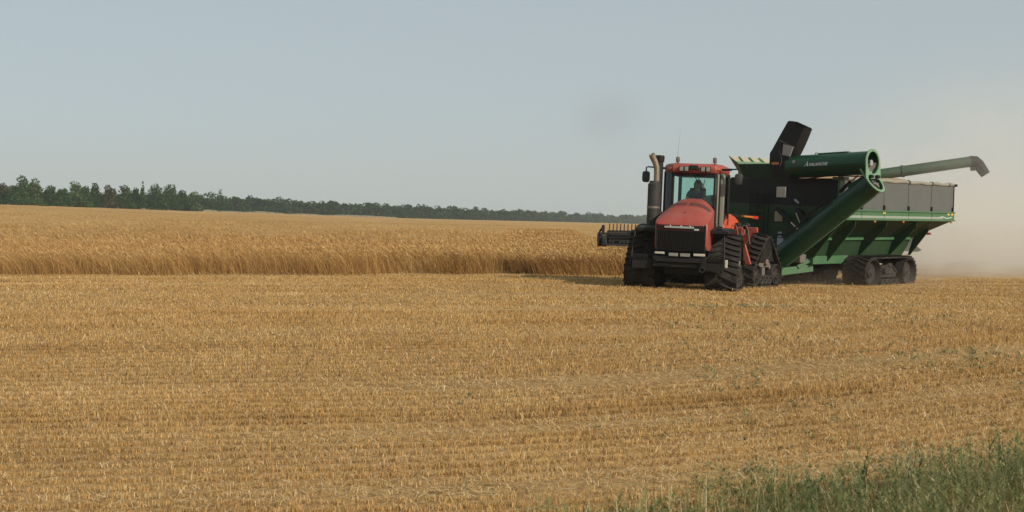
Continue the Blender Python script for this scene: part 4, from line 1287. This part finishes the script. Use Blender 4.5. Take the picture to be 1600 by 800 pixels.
MB().bar(Vector((2.62, AY - .1, 3.25)), Vector((3.30, AY - .1, 3.66)), .16, .14).build('fold_link', M['green_auger'], low, bevel=.02)
fc = MB().tube([Vector((1.95, AY + .35, 3.05)), Vector((2.55, AY + .1, 3.45))], .06, 12); fc.build('fold_cylinder', M['black'], low)
MB().tube([Vector((2.55, AY + .1, 3.45)), Vector((2.85, AY, 3.62))], .028, 10).build('piston_rod', M['chrome'], low)
MB().lathe([(-.02, .05), (0, .05)], (.75, AY - .35, 4.06), 'y', 14).build('clearance_light', M['lamp'], upp)
MB().tube([u_l + d_up * k_ + Vector((0, -.12, -.38 - .03 * math.sin(3 * k_))) for k_ in np.linspace(.2, 2.7, 12)], .02, 6).build('hydraulic_hose', M['black'], upp)
MB().span((2.02, AY + .25, 2.75), (2.10, AY + .47, 3.62)).span((1.85, AY + .2, 3.50), (2.28, AY + .47, 3.60)).build('auger_cradle', M['green_light'], cart)
# AVALANCHE lettering wrapped round the tube
def lettering(txt, size, x_off, shear=.28):
    cu = bpy.data.curves.new('lettering', 'FONT'); cu.body = txt; cu.size = size; cu.shear = shear; cu.resolution_u = 3; cu.offset = .006
    to = bpy.data.objects.new('lettering', cu); col.objects.link(to)
    dg_ = bpy.context.evaluated_depsgraph_get(); me = bpy.data.meshes.new_from_object(to.evaluated_get(dg_))
    wmax = max(v.co.x for v in me.vertices)
    vs = [(v.co.x + x_off, v.co.y) for v in me.vertices]; fs = [tuple(p.vertices) for p in me.polygons]
    bpy.data.objects.remove(to); return vs, fs, wmax
lt = MB()
va, fa, wa = lettering('A', .20, 0); vb_, fb_, wb_ = lettering('VALANCHE', .13, wa + .012)
fine_v, fine_f = [], []
for vs, fs in ((va, fa), (vb_, fb_)):
    pts = []
    for (a, b) in vs:
        ang = math.asin(max(-.9, min(.9, (b - .02) / .369)))
        p = u_l + d_up * (.74 + a)
        pts.append(Vector((p.x, AY - .369 * math.cos(ang), p.z + .369 * math.sin(ang))))
    lt.add(pts, fs)
lt.build('lettering', M['text'], upp, smooth=0)
# rubber spout folded up at the far end
sp = MB()
def spr(pts, dy): return [(p[0], AY + s_ * dy, p[1]) for p in pts for s_ in (-1,)]
secs = []
# cross sections along the spout, each a rectangle left / right with depth
for (xl, zl), (xr, zr), dy in (((-.08, 3.56), (.60, 3.50), .26), ((-.20, 3.90), (.58, 3.80), .30), ((-.19, 4.35), (.54, 4.25), .30), ((-.10, 4.50), (.62, 4.33), .28),
                               ((.12, 4.88), (.78, 4.60), .26), ((.26, 5.10), (.90, 4.86), .26), ((.44, 5.38), (1.02, 5.14), .26)):
    n = 7; rg = []
    L_ = Vector((xl, AY, zl)); R_ = Vector((xr, AY, zr))
    for a, b in ((0, -1), (.5, -1.06), (1, -1), (1.03, 0), (1, 1), (.5, 1.0), (0, 1), (-.02, 0)):
        p = L_ + (R_ - L_) * a; rg.append((p.x, AY + b * dy, p.z))
    secs.append(rg)
sp.loft(secs, cap=False)
inner = [[((p[0] - c_[0]) * .92 + c_[0], AY + (p[1] - AY) * .90, (p[2] - c_[1]) * .92 + c_[1] + .02) for p in rg] for rg, c_ in ((q_, (sum(p[0] for p in q_) / 8, sum(p[2] for p in q_) / 8)) for q_ in secs[4:])]
sp.loft(inner, cap=False)
sp.add(secs[0], [tuple(range(8))])
spt = sp.build('spout', M['boot'], upp, smooth=25)
MB().prism([(.30, 4.29), (.58, 4.24), (.70, 4.54), (.34, 4.63)], AY - .335, AY - .285, 'y').build('spout_plate', M['greyboot'], spt)
bt = MB()
for k in range(8): bt.lathe([(-.01, .016), (.02, .016)], (.17 + .075 * k, AY - .285, 4.75 - .032 * k), 'y', 8)
bt.build('bolt_row', M['steel'], spt)
MB().span((-.09, AY - .33, 3.98), (.16, AY - .302, 4.05)).build('reflector', M['amber'], spt)
MB().tube([(.16, AY - .31, 4.42), (.26, AY - .32, 4.25), (.28, AY - .31, 4.05), (.20, AY - .31, 3.92)], .012, 6).build('spout_cable', M['steel'], spt)
# chassis, tongue and tool box
ch = MB().span((.72, -3.45, .76), (1.02, -1.30, 1.03)); ch.span((-1.02, -3.45, .76), (-.72, -1.30, 1.03)); ch.span((-1.0, -1.30, .72), (1.0, 2.3, .95))
ch.span((-.72, -3.40, .78), (.72, -3.15, 1.0))
ch.build('chassis', M['green_light'], cart, bevel=.015)
tg = MB()
tg.bar((.80, -3.2, .64), (.22, -4.3, .485), .26, .24); tg.bar((.25, -4.22, .49), (-.80, -4.70, .46), .22, .20)
tg.build('drawbar', M['green_light'], cart, bevel=.015)
MB().bar((.85, -3.45, .90), (.62, -3.75, .66), .14, .14).build('drawbar_bracket', M['green_light'], cart, bevel=.01)
tb = MB().span((.36, -3.86, .80), (.80, -3.50, 1.08)).build('tool_box', M['steel'], cart, bevel=.03)
MB().bar((-.15, -4.3, .72), (.55, -3.95, 1.12), .03, .03).build('jack_rod', M['green_pale'], cart)
# lamps and reflectors on the rail
for yy in (-1.55, .35, 3.85): MB().span((BX1 - .02, yy - .05, ZR0 - .07), (BX1 + .03, yy + .05, ZR0 - .005)).build('marker_light', M['amber'], cart, bevel=.01)
for yy in (-.95, 3.62, 3.9): MB().span((BX1 + .012, yy - .07, ZR1 - .12), (BX1 + .016, yy + .07, ZR1 - .055)).build('reflector', M['yellow'], cart)
MB().prism([(2.9, 2.38), (3.15, 2.42), (3.5, 2.36), (3.9, 2.40), (3.88, 2.36), (3.5, 2.32), (3.15, 2.38), (2.92, 2.36)], BX1 + .012, BX1 + .016).build('side_decal', M['text'], cart)
MB().span((1.05, 4.0, 1.72), (1.20, 4.18, 1.80)).bar((1.12, 4.05, 1.76), (1.0, 3.45, 1.78), .05, .05).build('tail_light', M['redlens'], cart)
# grain heap
gp = MB(); rows = []
for k in range(16):
    y = BY0 + .15 + (BY1 - BY0 - .3) * k / 15; row = []
    for q in range(14):
        x = BX0 + .12 + (BX1 - BX0 - .24) * q / 13
        ed = min(1, (1 - abs((x - (BX0 + BX1) / 2) / 2.2)) * 1.7) * min(1, (1 - abs((y - .28) / 3.9)) * 2.2)
        row.append((x, y, 3.32 + .42 * max(0, ed) ** .8 + .03 * math.sin(3 * x + y * 2)))
    rows.append(row)
gp.loft(rows, closed=False, cap=False)
gh = gp.build('grain_heap', M['grain'], None)
gh.location = CA0; gh.rotation_euler = (0, R(2.0), -TH_C)
tag(gh, 'heap of harvested grain filling the green cart to its rim', 'grain', kind='stuff')

# ------------------------------------------------------------------ combine behind the cart
CY = 54.0
cx_ = (1190 - 800) / 1876 * CY
TH_B = R(-6)
comb = empty('combine_harvester', (cx_, CY + 1.0, float(ground(cx_, CY))), (0, R(1.0), -TH_B),
             'green combine harvester half hidden behind the cart with its unloading auger out', 'combine')
bd = MB().prism([(0, .9), (0, 3.0), (.4, 3.5), (4.6, 3.5), (5.4, 2.6), (5.6, 1.4), (4.5, .9)], -1.35, 1.35); bd.build('body', M['green_comb'], comb, bevel=.06)
cbx = MB().prism([(-1.3, 1.7), (-.1, 1.7), (-.1, 3.2), (-1.05, 3.25)], -.85, .85); cbo = cbx.build('cab', M['black'], comb, bevel=.05)
MB().span((-.75, -1.34, 1.9), (.75, -1.315, 3.0)).build('windshield', M['glass'], cbo)
MB().span((-.95, -1.35, 3.26), (.95, -.05, 3.42)).build('roof', M['green_comb'], cbo, bevel=.04)
# flared grain tank on top: four leaning panels, the rear one higher and lit inside
def wpt(px, py, Y): return Vector(((px - 800) / 1876 * Y, Y, EYE + (363 - py) / 1876 * Y))
bpy.context.view_layer.update()
inv = comb.matrix_world.inverted()
def panel(mb, q, t=.03):
    q = [inv @ p for p in q]; nn = (q[1] - q[0]).cross(q[3] - q[0]).normalized() * t
    return mb.add(q + [p + nn for p in q], [(0, 1, 2, 3), (7, 6, 5, 4), (0, 4, 5, 1), (1, 5, 6, 2), (2, 6, 7, 3), (3, 7, 4, 0)])
fBL, fBR, fTL, fTR = wpt(1164, 278, 55.6), wpt(1252, 279, 55.6), wpt(1155, 256, 55.0), wpt(1258, 255, 55.0)
bBL, bBR, bTL, bTR = wpt(1163, 281, 58.2), wpt(1246, 282, 58.2), wpt(1139.5, 243.5, 59.0), wpt(1201, 248, 59.0)
bTR2 = wpt(1250, 266, 58.7)
tk = panel(MB(), [fBL, fBR, fTR, fTL]); panel(tk, [bBL, fBL, fTL, bTL]); panel(tk, [fBR, bBR, bTR2, fTR])
tank = tk.build('tank_extension', M['tank_dark'], comb, smooth=0)
tk = panel(MB(), [bBR, bBL, bTL, bTR]); panel(tk, [bBR, bTR, bTR2, bTR2 + Vector((0, .01, -.3))]); tk.build('tank_cover', M['tank_tan'], tank, smooth=0)
rbk = MB()
e0, e1 = bBL + (bTL - bBL) * .72, bBR + (bTR - bBR) * .72
o_ = Vector((0, -.08, 0))
rbk.bar(inv @ (e0 + o_), inv @ (e1 + o_), .05, .14)
for f in (.25, .5, .75): rbk.bar(inv @ (bBL.lerp(bBR, f) + o_), inv @ (bTL.lerp(bTR, f) + o_), .05, .05)
rbk.build('cover_rib', M['green_pale'], tank)
for sx in (-1, 1):
    for yy, r_, wd_ in ((.6, .95, .7), (4.4, .6, .5)):
        MB().lathe([(-wd_ / 2, r_ * .9), (-wd_ / 2 + .06, r_), (wd_ / 2 - .06, r_), (wd_ / 2, r_ * .9), (wd_ / 2 - .05, r_ * .55)], (sx * 1.65, yy, r_), 'x', 28).build('wheel', M['rubber'], comb)
# unloading auger swung out to the right of the picture
A0 = inv @ wpt(1270, 287.5, 54.6); A1 = inv @ wpt(1520, 252, 53.2); A2 = inv @ wpt(1528, 254, 53.2); A3 = inv @ wpt(1540, 273, 53.1)
AM = A0 + (A1 - A0) * .56
un = MB().tube([A0, A1], [.25, .235], 24).tube([AM, AM + (A1 - A0).normalized() * .10], .275, 24)
un.tube([A0, A0 + Vector((-1.3, .3, -.6))], .26, 16)
uno = un.build('unloading_auger', M['green_comb'], comb)
MB().tube([A1 - (A1 - A0).normalized() * .12, A1 + (A2 - A1) * .5, A2 + Vector((.02, 0, -.08)), A3], [.262, .26, .245, .21], 20, caps=False).build('spout', M['boot'], uno)
MB().span(A1 + Vector((-.06, -.1, -.42)), A1 + Vector((.06, .1, -.22))).build('spout_bracket', M['black'], uno)
# header
hd = MB()
HXA, HXB = -7.95, 5.3
HY = -3.6
hd.span((HXA, HY, 1.08), (HXB, HY + .12, 1.46)); hd.span((HXA, HY - 1.2, 1.02), (HXB, HY + .1, 1.12)); hd.bar((HXA, HY + .05, 1.52), (HXB, HY + .05, 1.52), .10, .10)
header = hd.build('header', M['black'], comb)
fh = MB().span((-.7, HY + .1, .9), (.7, .1, 1.9)); fh.build('feeder_house', M['green_comb'], header)
for sx, HWD in ((-1, -HXA), (1, HXB)):
    de = MB().prism([(HY + .15, 1.0), (HY - 1.3, .98), (HY - 1.75, 1.05), (HY - 1.2, 1.24), (HY - .4, 1.52), (HY + .15, 1.58)], sx * HWD, sx * (HWD + .10))
    de.lathe([(0, .30), (sx * .08, .30), (sx * .09, .2)], (sx * (HWD + .1), HY - .5, 1.28), 'x', 18)
    de.bar((sx * (HWD + .05), HY - .1, 1.6), (sx * (HWD + .05), HY - .9, 1.80), .07, .08); de.bar((sx * (HWD + .05), HY - .9, 1.5), (sx * (HWD + .05), HY - .95, 1.88), .06, .12)
    de.build('end_divider', M['black'], header, bevel=.02)
rc = Vector((0, HY - .95, 1.38))
re = MB().tube([(HXA + .1, rc.y, rc.z), (HXB - .1, rc.y, rc.z)], .10, 12)
for k in range(6):
    a = k * math.pi / 3 + .5; d = Vector((0, math.cos(a), math.sin(a))) * .26
    p = rc + d
    re.bar((HXA + .15, p.y, p.z), (HXB - .15, p.y, p.z), .05, .05)
    for x in (HXA + .2, -4.2, -1, 2.4, HXB - .2): re.bar((x, rc.y, rc.z), (x, p.y, p.z), .05, .05)
re.bar((HXA + .1, rc.y, 1.60), (HXB - .1, rc.y, 1.60), .05, .06)
for x in np.arange(HXA + .2, HXB - .2, .155): re.bar((x, rc.y, 1.5), (x + .01, rc.y - .03, 1.93), .040, .035)
re.build('reel', M['black'], header)
ds = MB().span((HXA + .1, HY - .02, 1.05), (HXB - .1, HY - .005, 1.45)); ds.build('draper_belt', M['wheel'], header)
mo = MB()
for x in np.arange(-6.8, 5.4, 1.55): mo.bar((x, HY, 1.5), (x, HY - .7, 1.62), .08, .09)
mo.tube([(-6.1, HY - .1, 1.5), (-5.9, HY - .3, 1.80), (-5.75, HY - .35, 1.88)], .12, 10).lathe([(-.1, .16), (.1, .19), (.22, .12)], (-5.65, HY - .35, 1.98), 'x', 12)
mo.build('reel_arm', M['wheel'], header)
MB().lathe([(0, .06), (.03, .06)], (-5.53, HY - .46, 1.98), 'y', 12).build('reflector', M['redlens'], header)

# ------------------------------------------------------------------ green growth
GREENS = [(0, (.10, .13, .055)), (.42, (.22, .25, .105)), (.75, (.35, .345, .165)), (1, (.58, .50, .30))]
M['weed'] = blades('weed green', GREENS, .5, patch=(.75, .85, .75), patch_scale=1.1)
M['weed_dark'] = blades('dark weed', [(0, (.065, .09, .045)), (.7, (.15, .19, .09)), (1, (.26, .28, .15))], .3)
M['drystem'] = blades('dry stems', [(0, (.16, .10, .05)), (1, (.46, .36, .20))], .3)

def sprig(bl, x, y, z, h, spread, nleaf, leaf_l, leaf_w, tone):
    """one upright stem with many small leaves"""
    n = len(x)
    a = RNG.uniform(0, 6.28, n); lm = RNG.uniform(0, spread, n)
    p0 = np.stack([x, y, z], 1); p1 = p0 + np.stack([np.cos(a) * lm, np.sin(a) * lm, h], 1)
    bl.strip(p0, p1, np.full(n, .0035), RNG.uniform(0, 6.28, n), np.clip(tone * .8, 0, 1), .5)
    for k in range(nleaf):
        f = RNG.uniform(.12, 1.0, n)
        b = p0 + (p1 - p0) * f[:, None]
        la = RNG.uniform(0, 6.28, n); L = leaf_l * RNG.uniform(.5, 1.2, n) * (1.15 - .6 * f)
        e = b + np.stack([np.cos(la) * L, np.sin(la) * L, L * RNG.uniform(.1, 1.1, n)], 1)
        bl.strip(b, e, leaf_w * RNG.uniform(.6, 1.3, n), la + math.pi / 2, np.clip(tone + RNG.normal(0, .16, n), 0, 1), .3)

def weed_mask(x, y):
    px = 800 + 1876 * x / y
    gz = ground(x, y); py = 363 - 1876 * (gz - EYE) / y
    lim = np.interp(px, [940, 1010, 1100, 1200, 1290, 1340, 1420, 1500, 1600, 1700], [822, 800, 780, 768, 772, 758, 748, 744, 738, 732])
    return py - lim + 14 * wob(x, y, .5, 91)

def scatter(n, y0, y1, x0, x1):
    y = RNG.uniform(y0, y1, n); x = RNG.uniform(x0, x1, n); return x, y
wd_ = Blades()
x, y = scatter(6800, 8.6, 14.5, .2, 8.0); m_ = weed_mask(x, y); k_ = m_ + RNG.normal(0, 20, len(x)) - 26 * (1 - sst(2.2, 3.4, x)) * (wob(x, y, .4, 97) + .35) > 3
x, y = x[k_], y[k_]
hh = np.clip(.13 + .46 * sst(-12, 45, weed_mask(x, y)) * sst(1.6, 3.4, x) + .14 * wob(x, y, .35, 93), .07, .8) * RNG.uniform(.5, 1.15, len(x))
sprig(wd_, x, y, ground(x, y) - .01, hh, .30, 20, .062, .0115, np.clip(RNG.beta(2, 2.2, len(x)) + .18 * wob(x, y, .45, 94), 0, 1))
tag(wd_.build('roadside_weeds', M['weed']), 'dense feathery green weeds along the field edge at lower right', 'weeds', kind='stuff')
gd = Blades()
x, y = scatter(4200, 8.6, 13.5, .0, 8.0); m_ = weed_mask(x, y); k_ = m_ + RNG.normal(0, 14, len(x)) > 4
x, y = x[k_], y[k_]; n = len(x)
z = ground(x, y); h = RNG.uniform(.12, .42, n); a = RNG.uniform(0, 6.28, n); l = RNG.uniform(.02, .16, n)
p0 = np.stack([x, y, z], 1); pm = p0 + np.stack([np.cos(a) * l * .3, np.sin(a) * l * .3, h * .6], 1); p1 = p0 + np.stack([np.cos(a) * l, np.sin(a) * l, h], 1)
hdn = RNG.uniform(0, 6.28, n); tn = RNG.uniform(0, 1, n)
gd.strip(p0, pm, np.full(n, .008), hdn, tn, .8); gd.strip(pm, p1, np.full(n, .0064), hdn, tn, .1)
tag(gd.build('roadside_grass', blades('verge grass', [(0, (.12, .15, .05)), (.4, (.24, .25, .10)), (.62, (.42, .36, .18)), (1, (.62, .52, .32))], .45)), 'green and drying grass blades among the weeds at lower right', 'grass', kind='stuff')
dw = Blades()
n = 900; x, y = scatter(6000, 9.3, 27, -1.5, 9)
k_ = (RNG.uniform(0, 1, len(x)) < .75 * sst(-.2, .75, wob(x, y - .2 * x, .9, 96) + .4 * sst(0, 5, x) - .2)) & (x > -1.2 + .1 * (y - 10))
x, y = x[k_], y[k_]
k_ = RNG.uniform(0, 1, len(x)) < .12 + .45 * sst(-.1, .5, -lane_band(x, y)); x, y = x[k_], y[k_]
for rep in range(3):
    xx = x + RNG.normal(0, .04, len(x)); yy = y + RNG.normal(0, .06, len(x))
    sprig(dw, xx, yy, ground(xx, yy), RNG.uniform(.03, .085, len(x)), .06, 5, .045, .016, RNG.beta(2, 2, len(x)))
tag(dw.build('field_weeds', M['weed_dark']), 'small dark green weeds scattered through the stubble at right', 'weeds', kind='stuff')
for px, Y, h, lab in ((1345, 10.6, .42, 'tall dark stalked weed at the left edge of the dense weeds'), (1425, 10.9, .44, 'tall bluish weed stalk rising above the middle of the dense weeds'),
                      (1572, 11.0, .55, 'tall leafy green weed near the right edge of the picture'), (1270, 10.4, .32, 'small leaning weed stalk standing apart left of the dense weeds')):
    x = (px - 800) / 1876 * Y; z = float(ground(x, Y))
    t = empty('tall_weed', (x, Y, z), (0, 0, random.uniform(0, 6)), lab, 'weed', 'tall weeds above the roadside growth')
    b_ = Blades(); q = 5
    sprig(b_, RNG.normal(0, .02, q), RNG.normal(0, .02, q), np.zeros(q), h * RNG.uniform(.7, 1.05, q), .16, 34, .085, .016, RNG.beta(2, 2, q))
    b_.build('leaf', M['weed_dark'], t)
    MB().tube([(0, 0, -.02), (.01, .0, h * .5), (.03, .01, h * .9)], [.008, .006, .003], 6).build('stem', M['bark'], t)
